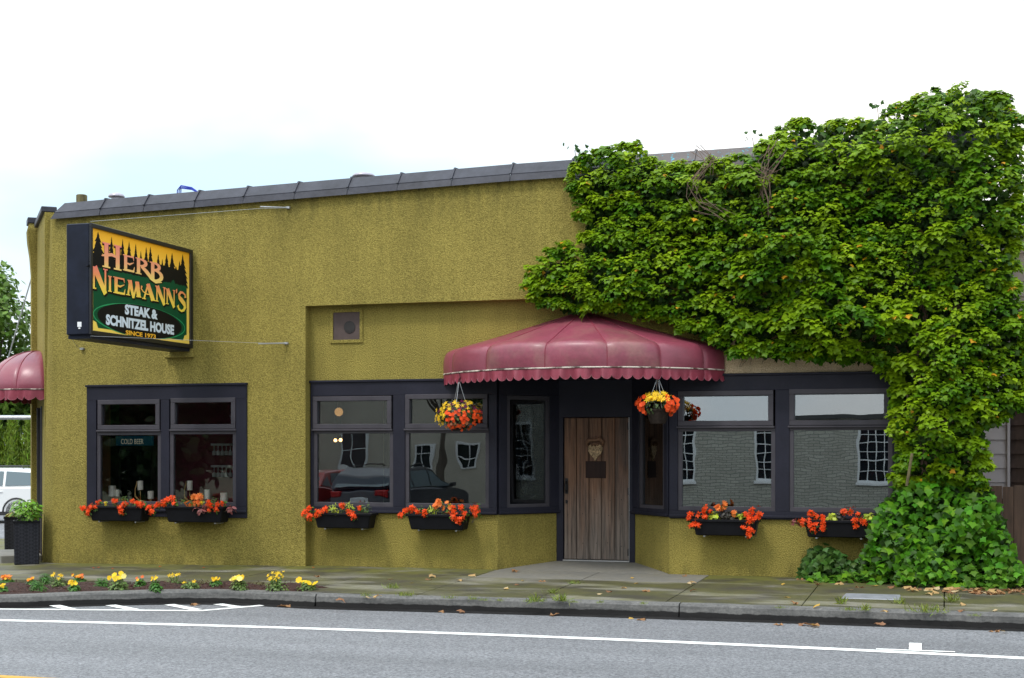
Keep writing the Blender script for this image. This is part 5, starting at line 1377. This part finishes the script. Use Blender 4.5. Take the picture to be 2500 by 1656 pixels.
# mulch chips, weeds, fallen leaves
n = 2600; u = RNG.uniform(-9, -2.6, n); v = RNG.uniform(.04, .96, n)
P = np.array([(x, lerp_poly(KP, x) + .16 + (lerp_poly(BT, x) - lerp_poly(KP, x) - .18) * q, -.006 + gz(x, -2.8) * .7 + random.uniform(0, .03)) for x, q in zip(u, v) if x < -3.0])
n = len(P)
tag(cloud('mulch_chips', mat('chip', (.05, .02, .012, 1), .9) if False else 'leaf', None, P, RNG.normal(0, .5, (n, 3)) + [0, 0, 1], RNG.normal(size=(n, 3)), RNG.uniform(.03, .06, n), SLIM, jit((.055, .02, .012), n, .5, .1)), 'dark red-brown bark chips scattered over the flower bed', 'mulch', kind='stuff')
ORD = ['first', 'second', 'third', 'fourth', 'fifth', 'sixth', 'seventh', 'eighth', 'ninth', 'tenth', 'eleventh', 'twelfth', 'thirteenth', 'fourteenth', 'fifteenth', 'sixteenth', 'seventeenth', 'eighteenth', 'nineteenth', 'twentieth', 'twenty-first', 'twenty-second', 'twenty-third', 'last']
LCOL = ['tan', 'yellow', 'brown', 'pale buff', 'dark brown']
BLADE = ([(0, .5, .02), (0, 0, 0), (.045, .4, 0), (.03, .75, 0), (0, 1, -.12), (-.03, .75, 0), (-.045, .4, 0)],)
for k, (x, y, wd, h) in enumerate(WEEDS):
    n = int(40 + 220 * wd); z0 = gz(x, y)
    P = np.stack([x + RNG.normal(0, wd * .25, n), y + RNG.normal(0, .03, n), np.full(n, z0)], 1)
    T = np.stack([RNG.normal(0, .5, n), RNG.normal(0, .4, n), RNG.uniform(.5, 1.2, n)], 1)
    o = cloud('weed_tuft', 'leaf', None, P, RNG.normal(size=(n, 3)) + [0, -1, .3], T, np.clip(h * .8, .04, .11) * RNG.uniform(.4, 1.1, n), BLADE, jit((.20, .25, .04), n, .35, .12), origin=(x, y, z0))
    near = 'near the mulch bed' if x < -.9 else 'in front of the doorway' if x < 1.2 else 'beside the steel cover' if 3.2 < x < 4.5 else 'before the ivy' if x > 2.4 else 'along the kerb right of doorway'
    tag(o, f'{ORD[sorted(range(len(WEEDS)), key=lambda q: WEEDS[q][0]).index(k)]} grass weed tuft from the left along the kerb, {near}', 'weeds', 'grass weeds along the kerb')
lmesh = []
for c_ in ((.55, .36, .16), (.62, .38, .08), (.36, .19, .09), (.55, .42, .24), (.30, .15, .08)):
    shp = OVAL if len(lmesh) % 2 else IVYLEAF
    L = np.array(shp[0]); L[:, 2] += RNG.normal(0, .09, len(L))
    o = cloud('fallen_leaf', 'leaf', None, [(0, 0, 0)], [(0, 0, 1)], [(0, 1, 0)], [1.], (L.tolist(),), [c_], origin=(0, 0, 0)); lmesh.append(o.data); bpy.data.objects.remove(o)
def drop(x, y, z, k, s, lab, grp, cat='leaf', name='fallen_leaf'):
    mw = Matrix.Translation((x, y, z + .012)) @ Matrix.Rotation(random.uniform(0, 6.28), 4, 'Z') @ Matrix.Rotation(random.uniform(-.35, .35), 4, 'X') @ Matrix.Scale(s, 4)
    return tag(inst(name, lmesh[k], None, mw), lab, cat, grp)
for k, (x, y) in enumerate(LEAVES):
    yel = k % 5 == 1
    zone = 'at the foot of the ivy' if x > 2.6 else 'in front of the doorway' if x > -.9 else 'between flower bed and doorway'
    drop(x, y, gz(x, y), k % 5, random.uniform(.07, .12), f'{LCOL[k % 5]} fallen leaf lying on the sidewalk {zone}', f'{LCOL[k % 5]} fallen leaves {zone}')
for k in range(70):
    x, y = random.uniform(4.3, 6.0), random.uniform(-1.5, -1.0) + .15 * random.random()
    drop(x, y, gz(x, y), (0, 2, 3, 4)[k % 4], random.uniform(.08, .13), f'{LCOL[(0, 2, 3, 4)[k % 4]]} dry leaf in the drift below the ivy at right edge', f'{LCOL[(0, 2, 3, 4)[k % 4]]} leaves in the drift')
for k, (x, y) in enumerate(ROADLEAVES):
    drop(x, y, ZR, (2, 4, 2, 1)[k % 4], random.uniform(.08, .13), f'{LCOL[(2, 4, 2, 1)[k % 4]]} curled leaf lying in the gutter beside the kerb', f'{LCOL[(2, 4, 2, 1)[k % 4]]} leaves in the gutter')
pm = []
o = cloud('fallen_petal', 'petal', None, [(0, 0, 0)], [(0, 0, 1)], [(0, 1, 0)], [1.], FLOWER4, [RED], origin=(0, 0, 0)); pmesh = o.data; bpy.data.objects.remove(o)
for x, y in PETALS:
    tag(inst('fallen_blossom', pmesh, None, Matrix.Translation((x, y, gz(x, y) + .01)) @ Matrix.Scale(.05, 4)), 'fallen red begonia blossom on the sidewalk against the wall', 'blossom', 'fallen red blossoms')

# ================================================================== PLANTERS AT THE CORNER
def planter(cx, cy, a, wd, h, label):
    z = gz(cx, cy); r = wd / 2
    root = tag(empty('tall_planter', (cx, cy, z)), label, 'planter', 'woven planters by the side door')
    m4 = Matrix.Translation((cx, cy, z)) @ Matrix.Rotation(a, 4, 'Z')
    def Q(): q = MB(); q.M = m4; return q
    e = .006; t = .012
    Q().hexa([(-r + e, -r + e, 0), (r - e, -r + e, 0), (r - e, r - e, 0), (-r + e, r - e, 0), (-r, -r, h), (r, -r, h), (r, r, h), (-r, r, h)]).build('body', 'weave', root, bev=.008)
    q = Q(); q.box(-r - t, r + t, -r - t, -r + t, h - .02, h + .012); q.box(-r - t, r + t, r - t, r + t, h - .02, h + .012); q.box(-r - t, -r + t, -r + t, r - t, h - .02, h + .012); q.box(r - t, r + t, -r + t, r - t, h - .02, h + .012)
    q.build('rim', 'box', root)
    Q().box(-r + t, r - t, -r + t, r - t, h - .03, h - .005).build('soil', 'soil', root)
    return root
planter(-8.56, -.33, math.radians(35), .37, .645, 'tall dark woven planter standing at the left building corner')
planter(-10.36, 1.89, math.radians(35), .34, .60, 'second dark woven planter farther back by the side door')
def bushy(x, y, z, r, h, label, n, col, fl=0):
    root = tag(empty('leafy_plant', (x, y, z)), label, 'plant')
    d = rdir(n, .4, .1)
    P = np.array([x, y, z + h * .45]) + d * np.array([r, r * .8, h * .5]) * RNG.uniform(.5, 1, (n, 1))
    cloud('foliage', 'leaf', root, P, d * .5 + [0, -.3, .8] + RNG.normal(0, .25, (n, 3)), d + RNG.normal(0, .4, (n, 3)) + [0, 0, -.3], .075 * RNG.uniform(.7, 1.2, n), OVAL, jit(col, n, .35, .1), kind='stuff')
    mb = MB()
    for k in range(7): mb.tube([(x, y, z), (x + random.uniform(-r, r) * .5, y, z + h * .5), (x + random.uniform(-r, r) * .8, y, z + h * .8)], .006, 4)
    tag(mb.build('stems', 'bark', root), kind='stuff')
bushy(-8.55, -.36, .585, .25, .36, 'bright green leafy plant growing in the front corner planter', 330, (.15, .31, .03))
bushy(-10.36, 1.88, .52, .15, .12, 'small yellowish plant in the rear corner planter', 60, (.30, .26, .05))

# ================================================================== INSIDE THE LEFT WINDOW
CL = ['squat wide candle at the left end of the left window', 'small candle close behind the squat leftmost candle', 'raised candle on a gold holder in the left pane', 'short candle next to the window post in the left pane', 'raised candle on a gold holder in the right pane', 'tall thin candle in the middle of the right pane', 'short candle at the right end of the right pane']
for (x, y, z, wd, h), lab in zip(CANDLES, CL):
    zb = z
    root = tag(empty('pillar_candle', (x, y, .885)), lab, 'candle', 'pillar candles on the window sill')
    MB().lathe((x, y, zb), [(wd / 2, 0), (wd / 2, h - .006), (wd / 2 - .006, h), (.01, h - .008)], 16).build('wax', 'candle', root, smooth=False)
    MB().tube([(x, y, zb + h - .01), (x, y, zb + h + .015)], .002, 4).build('wick', 'iron', root)
    if zb > 1.0 and 'raised' in lab:
        MB().tube([(x + .1, y, .895), (x - .02, y, .90), (x - .09, y, .97), (x - .09, y, 1.08), (x - .06, y, 1.16), (x - .065, y, 1.2)], [.012, .014, .014, .011, .008, .004], 7).tube([(x, y, .90), (x, y, zb)], .008, 6).lathe((x, y, zb - .008), [(.01, 0), (wd * .55, .004), (wd * .55, .008)], 14).build('candle_holder', 'gold', root, smooth=True)
    elif zb > .9:
        MB().lathe((x, y, .885), [(wd * .5, 0), (wd * .2, .01), (wd * .2, zb - .89), (wd * .55, zb - .885)], 12).build('stand', 'gold', root)
cb = tag(empty('beer_sign', (-8.07, 1.9, 1.76)), 'blue cold beer sign inside the left window', 'sign')
MB().box(-8.42, -7.74, 1.9, 1.95, 1.74, 1.90).build('board', mat('blue_board', (.01, .10, .17, 1), .4, emit=((.01, .16, .26, 1), .03)), cb)
text('COLD BEER', -8.32, -7.90, 1.765, 1.85, .0, 'sign_lettering', mat('cream_letters', (.7, .68, .5, 1), .4, emit=((.7, .68, .5, 1), .15)), 0, lambda s, t: (s, 1.896, t), cb)
fr = tag(empty('drinks_cooler', (-8.07, 2.2, .04)), 'dark drinks cooler below the blue sign', 'cooler')
MB().box(-8.42, -7.74, 1.96, 2.55, .04, 1.74).build('body', 'darkwall', fr, bev=.02)
MB().box(-8.36, -7.80, 1.945, 1.955, .3, 1.66).build('glass_door', 'winglass', fr)
for z, lab in ((1.74, 'upper rack of hanging glasses on the red wall'), (1.38, 'lower rack of hanging glasses on the red wall')):
    rk = tag(empty('glass_rack', (-6.77, 2.5, z - .2)), lab, 'glass rack', 'glass racks')
    MB().box(-6.95, -6.58, 2.42, 2.585, z, z + .035).build('rail', 'white', rk)
    for k in range(5):
        MB().lathe((-6.92 + k * .075, 2.48, z - .16), [(.03, 0), (.033, .06), (.006, .085), (.006, .15), (.028, .158)], 8).build('glass', 'white', rk)
ws = tag(empty('wall_screen', (-8.05, 2.55, 1.4)), 'small pale wall screen beside the glass racks', 'screen')
MB().box(-8.14, -7.96, 2.55, 2.59, 1.37, 1.57).build('housing', 'plastic', ws)
MB().box(-8.125, -7.975, 2.544, 2.549, 1.385, 1.555).build('screen', mat('pale_screen', (.5, .5, .48, 1), .4, emit=((.8, .82, .78, 1), .25)), ws)
for (x, z, r, lab) in ((-4.52, 1.82, .028, 'left of two small lit bulbs inside the middle window'), (-4.43, 1.825, .028, 'right of two small lit bulbs inside the middle window'), (-4.46, 2.27, .07, 'round orange lamp glowing inside the middle window')):
    lp = tag(empty('pendant_lamp', (x, 2.0, z)), lab, 'lamp')
    MB().lathe((x, 2.0, z), [(r * .3, -r * .95), (r * .8, -r * .6), (r, 0), (r * .8, r * .6), (r * .3, r * .95)], 12).build('bulb', mat('lit_bulb', (1, .6, .25, 1), .4, emit=((1, .55, .2, 1), 6 if r < .05 else .5)), lp, smooth=True)
    MB().tube([(x, 2.0, z + r * .9), (x, 2.0, 2.9)], .004, 4).build('cord', 'iron', lp)

# ================================================================== NEIGHBOURING HOUSE AND FENCE (right)
nb = tag(empty('neighbour_house', (7.0, 5, 0)), 'house with mauve grey siding and brown shingles behind the ivy', 'house')
MB().prism([(5.2, 1.30), (5.62, 1.30), (6.30, .66), (11, .66), (11, 9.5), (5.2, 9.5)], -.2, 4.5).build('wall', 'darkwall', nb)
mS, LS_ = plane_m((5.58, 1.215), (6.24, .55)); mS = Matrix(((mS[0][0], -mS[0][1], 0, 5.58), (mS[1][0], -mS[1][1], 0, 1.215), (0, 0, 1, 0), (0, 0, 0, 1)))   # +n towards the street
for k in range(24):
    z = -.1 + k * .19; y = 1.2
    MB().hexa([(5.16, y, z), (5.575, y, z), (5.575, y + .075, z), (5.16, y + .075, z), (5.16, y + .022, z + .187), (5.575, y + .022, z + .187), (5.575, y + .075, z + .187), (5.16, y + .075, z + .187)]).build('siding_board', 'siding', nb)
    up = z > 3.3
    q = MB(); q.M = mS
    q.hexa([(0, -.06, z), (LS_, -.06, z), (LS_, .0, z), (0, .0, z), (0, -.06, z + .187), (LS_, -.06, z + .187), (LS_, -.022, z + .187), (0, -.022, z + .187)]).build('siding_board' if up else 'shingle_course', 'siding_lt' if up else 'shingle', nb)
MB().box(5.55, 5.585, 1.15, 1.195, -.1, 4.45).build('corner_board', 'siding', nb)
MB().hexa([(5.65, .5, 4.5), (11.3, .5, 4.5), (11.3, 9.8, 4.5), (5.65, 9.8, 4.5), (7.5, .5, 5.6), (9.7, .5, 5.6), (9.7, 9.8, 5.6), (7.5, 9.8, 5.6)]).build('roof', 'roof', nb)
fe = tag(empty('board_fence', (6.5, .3, 0)), 'dark brown vertical board fence at the right edge', 'fence')
x = 5.17
while x < 9:
    wd = random.uniform(.135, .15); h = 1.2 + random.uniform(-.012, .012)
    MB().box(x, x + wd - .006, .28 + random.uniform(-.004, .004), .305, -.1, h).build('fence_board', 'fence', fe, bev=.003); x += wd
for q in (.25, .95): MB().box(5.17, 9, .31, .37, q, q + .09).build('fence_rail', 'fence', fe)

# ================================================================== BACKGROUND (left): street trees, hedge, car
def tree(name, label, x, y, h, r, col, n=9000, trunk=.25, base=None, leaf=.3, lobes=16, group=None, z0=ZR):
    root = tag(empty(name, (x, y, z0)), label, 'tree', group)
    base = base if base is not None else h * .3
    mb = MB(); mb.tube([(x, y, z0), (x + random.uniform(-.2, .2), y, z0 + base), (x + random.uniform(-.4, .4), y, z0 + h * .6), (x, y, z0 + h * .85)], [trunk, trunk * .8, trunk * .45, trunk * .15], 9)
    C_ = []
    for k in range(lobes):
        a = random.uniform(0, 6.28); q = random.random() ** .5; zz = base + (h - base) * random.uniform(.08, .9)
        env = math.sin(PI * min(1, max(.12, (zz - base) / (h - base) * .8 + .15)))
        c_ = np.array([x + math.cos(a) * r * q * env * .8, y + math.sin(a) * r * q * env * .8, z0 + zz]); C_.append((c_, r * random.uniform(.28, .5)))
        mb.tube([(x, y, z0 + max(base * .8, zz - r * .7)), tuple((c_ + np.array([x, y, z0 + zz - r * .3])) / 2), tuple(c_)], [trunk * .35, trunk * .2, trunk * .06], 5)
    mb.build('trunk', 'bark', root)
    P, N, CC = [], [], []
    for c_, rr in C_:
        m_ = n // lobes; d = rdir(m_, .25, 0); s = RNG.uniform(.45, 1.05, (m_, 1))
        P.append(c_ + d * s * rr * np.array([1, 1, .75])); N.append(d * .6 + [0, 0, .6] + RNG.normal(0, .4, (m_, 3)))
        CC.append(jit(np.array(col) * random.uniform(.75, 1.25), m_, .3, .1))
    P, N, CC = map(np.vstack, (P, N, CC)); m_ = len(P)
    cloud('crown', 'leaf', root, P, N, RNG.normal(size=(m_, 3)) + [0, 0, -.4], leaf * RNG.uniform(.6, 1.2, m_), OVAL, CC, kind='stuff')
    return root
tree('background_tree', 'tall bright green tree at the left edge beyond the side street', -33.8, 33, 9.7, 3.9, (.12, .21, .03), 15000, .3, 1.6, .30, 26, 'trees at the left edge')
tree('background_tree', 'darker tree standing behind the bright tree at the left edge', -37, 46, 8.5, 5, (.08, .15, .03), 9000, .35, 2, .38, 18, 'trees at the left edge')
tree('background_tree', 'low spreading tree just left of the building beyond the hedge', -29.5, 33.5, 6.8, 3.6, (.10, .18, .03), 9000, .22, 1.8, .3, 18, 'trees at the left edge')
HG = ['leftmost arborvitae of the clipped hedge row', 'second arborvitae from the left in the hedge row', 'third arborvitae from the left in the hedge row', 'fourth arborvitae from the left in the hedge row', 'fifth arborvitae, closest to the building corner']
for k in range(5):
    q = np.array([-26.9, 23.4]) + np.array([.958, .287]) * (k * .62 - .35); x, y = q
    root = tag(empty('arborvitae', (x, y, ZR)), HG[k], 'hedge shrub', 'arborvitae hedge')
    MB().tube([(x, y, ZR), (x, y, ZR + 2.6)], [.06, .02], 6).build('trunk', 'bark', root)
    n = 6500; t = RNG.random(n); a = RNG.uniform(0, 2 * PI, n); rr = .42 * (1 - t ** 3 * .75) * RNG.uniform(.2, 1.05, n) ** .6
    P = np.stack([x + rr * np.cos(a), y + rr * np.sin(a), ZR + .1 + t * (2.85 + .12 * math.sin(k * 2.1))], 1)
    dd = np.stack([np.cos(a), np.sin(a), np.full(n, .3)], 1)
    cloud('crown', 'leaf', root, P, dd + RNG.normal(0, .4, (n, 3)), dd * .4 + [0, 0, 1] + RNG.normal(0, .25, (n, 3)), .20 * RNG.uniform(.6, 1.2, n), SLIM, jit((.13, .20, .014), n, .4, .12), kind='stuff')
def car(name, label, x, y, rz, paint, kind='wagon', s=1.0, z0=ZR):
    """length along local +x (front), built at real size"""
    root = tag(empty(name, (x, y, z0)), label, 'car')
    m4 = Matrix.Translation((x, y, z0)) @ Matrix.Rotation(rz, 4, 'Z') @ Matrix.Scale(s, 4)
    def B(): q = MB(); q.M = m4; return q
    low = [(-2.2, .42), (-2.26, .62), (-2.22, .92), (-2.0, 1.0), (.95, .98), (1.3, .95), (1.95, .86), (2.2, .74), (2.27, .55), (2.22, .32), (1.75, .26), (-1.75, .26), (-2.15, .30)]
    roofz = 1.52 if kind == 'wagon' else 1.42
    cab = [(-2.12, .99), (-1.95, 1.30), (-1.62, roofz - .03), (-1.0, roofz), (-.1, roofz), (.35, roofz - .06), (1.18, .97)] if kind == 'wagon' else [(-1.75, .99), (-1.15, roofz - .05), (-.6, roofz), (-.05, roofz), (.3, roofz - .05), (1.18, .97)]
    def loft(poly, wl):
        vs = []; n = len(poly)
        for yy, inset in wl:
            cx = sum(p[0] for p in poly) / n
            vs += [(cx + (px - cx) * (1 - inset * .06), yy, .6 + (pz - .6) * (1 - inset * .03)) for px, pz in poly]
        fs = [(i * n + j, i * n + (j + 1) % n, (i + 1) * n + (j + 1) % n, (i + 1) * n + j) for i in range(len(wl) - 1) for j in range(n)]
        return vs, fs + [tuple(range(n))[::-1], tuple(range((len(wl) - 1) * n, len(wl) * n))]
    b = B(); b.add(*loft(low, [(-.89, 1), (-.82, .3), (-.5, 0), (.5, 0), (.82, .3), (.89, 1)])); body = b.build('body', paint, root, smooth=False, bev=.02)
    # tapering cabin
    n = len(cab); vs = []
    for sgn in (-1, 1):
        for px, pz in cab: vs.append((px, sgn * (.86 - (pz - .97) * .32), pz))
    b = B(); b.add(vs, [tuple(range(n))[::-1], tuple(range(n, 2 * n))] + [(j, (j + 1) % n, n + (j + 1) % n, n + j) for j in range(n)]); b.build('cabin', paint, root, bev=.03)
    def side(p, sgn, o_=.008): return [(px, sgn * (.86 - (pz - .97) * .32 + o_), pz) for px, pz in p]
    wins = [[(-.98, 1.03), (-.98, roofz - .09), (-.1, roofz - .09), (-.02, 1.03)], [(.04, 1.03), (-.02, roofz - .10), (.28, roofz - .13), (.98, 1.03)]]
    wins.append([(-1.95, 1.05), (-1.72, roofz - .13), (-1.06, roofz - .09), (-1.06, 1.03)] if kind == 'wagon' else [(-1.55, 1.03), (-1.1, roofz - .13), (-1.04, 1.03)])
    for sgn in (-1, 1):
        for p in wins:
            b = B(); b.add(side(p, sgn), [tuple(range(len(p)))]); b.build('side_window', 'carglass', root, thick=.01)
    w0, w1 = cab[0], cab[1] if kind != 'wagon' else cab[2]
    b = B(); b.add([(w0[0] + .02 - .03, -.72, 1.05), (w0[0] - .01, .72, 1.05), (w1[0] - .05, .62, roofz - .10), (w1[0] - .05, -.62, roofz - .10)], [(0, 1, 2, 3)]); b.build('rear_window', 'carglass', root, thick=.01)
    b = B(); b.add([(1.13, -.76, 1.02), (1.13, .76, 1.02), (.40, .64, roofz - .07), (.40, -.64, roofz - .07)], [(0, 1, 2, 3)]); b.build('windscreen', 'carglass', root, thick=.012)
    for cx in (-1.38, 1.36):
        for sgn in (-1, 1):
            q = MB(); q.M = m4 @ Matrix.Translation((cx, sgn * .79, .32)) @ Matrix.Rotation(PI / 2, 4, 'X')
            q.lathe((0, 0, -.10), [(.2, 0), (.30, 0), (.325, .03), (.325, .17), (.30, .2), (.2, .2)], 24); wh = q.build('wheel', 'rubber', root)
            q = MB(); q.M = m4 @ Matrix.Translation((cx, sgn * .885, .32)) @ Matrix.Rotation(PI / 2, 4, 'X')
            q.lathe((0, 0, -.012), [(.05, 0), (.19, .0), (.205, .012), (.19, .02), (.04, .024)], 20); q.build('rim', 'alu', wh)
            q = B(); q.tube([(cx + .37 * math.cos(t * PI / 10), sgn * .885, .32 + .37 * math.sin(t * PI / 10)) for t in range(11)], .03, 5); q.build('wheel_arch', 'plastic', root)
    b = B(); b.box(-1.7, 1.7, -.895, .895, .22, .33); b.box(-2.27, -2.2, -.8, .8, .3, .5); b.box(2.2, 2.285, -.8, .8, .3, .48); b.build('sill_cladding', 'plastic', root, bev=.01)
    for sgn in (-1, 1):
        b = B(); b.box(-2.275, -2.1, sgn * .62 - .16, sgn * .62 + .16, .78, .95); b.build('tail_light', 'lampred', root, bev=.02)
        b = B(); b.box(2.0, 2.24, sgn * .62 - .16, sgn * .62 + .16, .66, .78); b.build('headlight', 'lampclear', root, bev=.02)
        b = B(); b.box(-.02, .22, sgn * .9 - .012, sgn * .9 + .012, .86, .885); b.box(-1.0, -.78, sgn * .9 - .012, sgn * .9 + .012, .86, .885); b.build('door_handle', paint, root)
        b = B(); b.box(.78, .95, sgn * .97 - .08, sgn * .97 + .08, 1.0, 1.12); b.build('mirror', 'plastic', root, bev=.02)
        if kind == 'wagon':
            b = B(); b.tube([(-1.5, sgn * .60, roofz - .01), (-1.42, sgn * .60, roofz + .05), (.05, sgn * .60, roofz + .055), (.18, sgn * .60, roofz - .02)], .016, 6); b.build('roof_rail', 'plastic', root)
    b = B(); b.box(-2.285, -2.262, -.26, .26, .62, .74); b.build('number_plate', 'white', root)
    return root
YAW = math.radians(16.7)
car('parked_car', 'white wagon on the side street at the left edge', -19.55, 13.15, YAW + PI, 'carwhite', 'wagon', .93)
tag(MB().tube([(-18.5, 5.2, 2.35), (-12.0, 7.15, 2.35)], .045, 8).tube([(-18.2, 5.29, 2.35), (-18.2, 5.29, ZR)], .05, 8).build('pipe_barrier', 'steel'), 'grey horizontal steel pipe crossing in front of the hedge at left', 'pipe')
tag(MB().tube([(-14.05, 7.0, 1.64 + 5.6 * .36), (-13.52, 7.0, 4.28), (-12.9, 7.2, 5.6)][:2] if False else [(-14.9, 7.0, 1.5), (-13.6, 6.5, 4.25), (-12.6, 6.2, 6.5)], .014, 5).build('guy_cable', 'steel'), 'thin diagonal steel guy cable in front of the trees at left', 'cable')

# ================================================================== ACROSS THE STREET (seen in the window reflections)
br = tag(empty('brick_building', (0, -27, -.08)), 'grey-tan brick building with white latticed windows reflected in the right windows', 'building')
WX = [-5.6, -2.85, -.05, 2.85, 5.6]
mb = MB(); z0, z1 = .86, 2.55; xs = [-7.2]
for x in WX: xs += [x - .52, x + .52]
xs.append(7.4)
for a, b in zip(xs[::2], xs[1::2]): mb.box(a, b, -23.5, -23.2, z0, z1)
mb.box(-7.2, 7.4, -23.5, -23.2, -.1, z0); mb.box(-7.2, 7.4, -23.5, -23.2, z1, 4.3); mb.box(-7.2, -6.9, -31, -23.5, -.1, 4.3); mb.box(7.1, 7.4, -31, -23.5, -.1, 4.3); mb.box(-7.2, 7.4, -31.3, -31, -.1, 4.3)
mb.build('wall', 'brick', br)
MB().box(-7.3, 7.5, -31.4, -23.1, 4.3, 4.42).build('roof', 'roof', br)
for x in WX:
    mb = MB(); pframe(mb, x - .46, x + .46, z0 + .06, z1 - .06, .06, -23.30, -23.18)
    for k in range(1, 4): mb.box(x - .46 + .23 * k - .012, x - .46 + .23 * k + .012, -23.25, -23.22, z0 + .06, z1 - .06)
    for k in range(1, 6): mb.box(x - .46, x + .46, -23.249, -23.221, z0 + .06 + .262 * k - .012, z0 + .06 + .262 * k + .012)
    mb.box(x - .58, x + .58, -23.3, -23.12, z0 - .08, z0)
    w_ = mb.build('window', 'white', br)
    MB().box(x - .46, x + .46, -23.29, -23.28, z0 + .06, z1 - .06).build('pane', 'winglass', w_)
bb = tag(empty('beige_building', (-14, -28, -.08)), 'beige rendered building with small windows reflected in the middle windows', 'building')
WY = [(-9.6, 1.25, 1.95, .28), (-11.1, 1.25, 1.95, .28), (-13.5, 1.2, 2.4, .4)]
mb = MB(); mb.box(-14.8, -7.6, -34, -23.9, -.1, 5.2); mb.build('wall', 'beige', bb)
MB().box(-15.0, -7.4, -34.2, -23.6, 5.2, 5.4).build('roof', 'roof', bb)
for x, a, b, hw_ in WY:
    mb = MB(); pframe(mb, x - hw_, x + hw_, a, b, .07, -23.93, -23.84); mb.box(x - .015, x + .015, -23.89, -23.86, a, b); mb.box(x - hw_, x + hw_, -23.888, -23.862, (a + b) / 2 - .015, (a + b) / 2 + .015)
    w_ = mb.build('window', 'white', bb)
    MB().box(x - hw_, x + hw_, -23.9, -23.895, a, b).build('pane', 'winglass', w_)
TL = ['thin street tree reflected left in the middle window beside the doorway', 'second thin street tree reflected in the middle window', 'street tree reflected in the window left of the alcove']
for (x, y), lab in zip(((-6.3, -16.6), (-8.0, -16.8), (-13.2, -16.6)), TL):
    tree('street_tree', lab, x, y, 5.6, 1.5, (.07, .13, .025), 1800, .10, 2.9, .16, 12, 'street trees across the road', -.08)
for (x, y, h, r), lab in zip(((-21.3, -25, 8.5, 3.6), (-26, -26, 9, 4.5), (-18.2, -22.4, 8, 2.6)), ('big dark tree across the street reflected in left window', 'second big tree across the street reflected in left window', 'far tall tree across the street reflected behind the others')):
    tree('shade_tree', lab, x, y, h, r, (.04, .085, .02), 9000, .25, .5, .42, 34, 'large trees across the road', -.08)
car('parked_car', 'dark wagon parked across the street, reflected in the middle window', -8.55, -15.4, -PI / 2 + .12, 'carblack', 'wagon')
car('parked_car', 'red car parked across the street, reflected in the middle window', -10.75, -15.5, -PI / 2 + .1, 'carred', 'sedan')
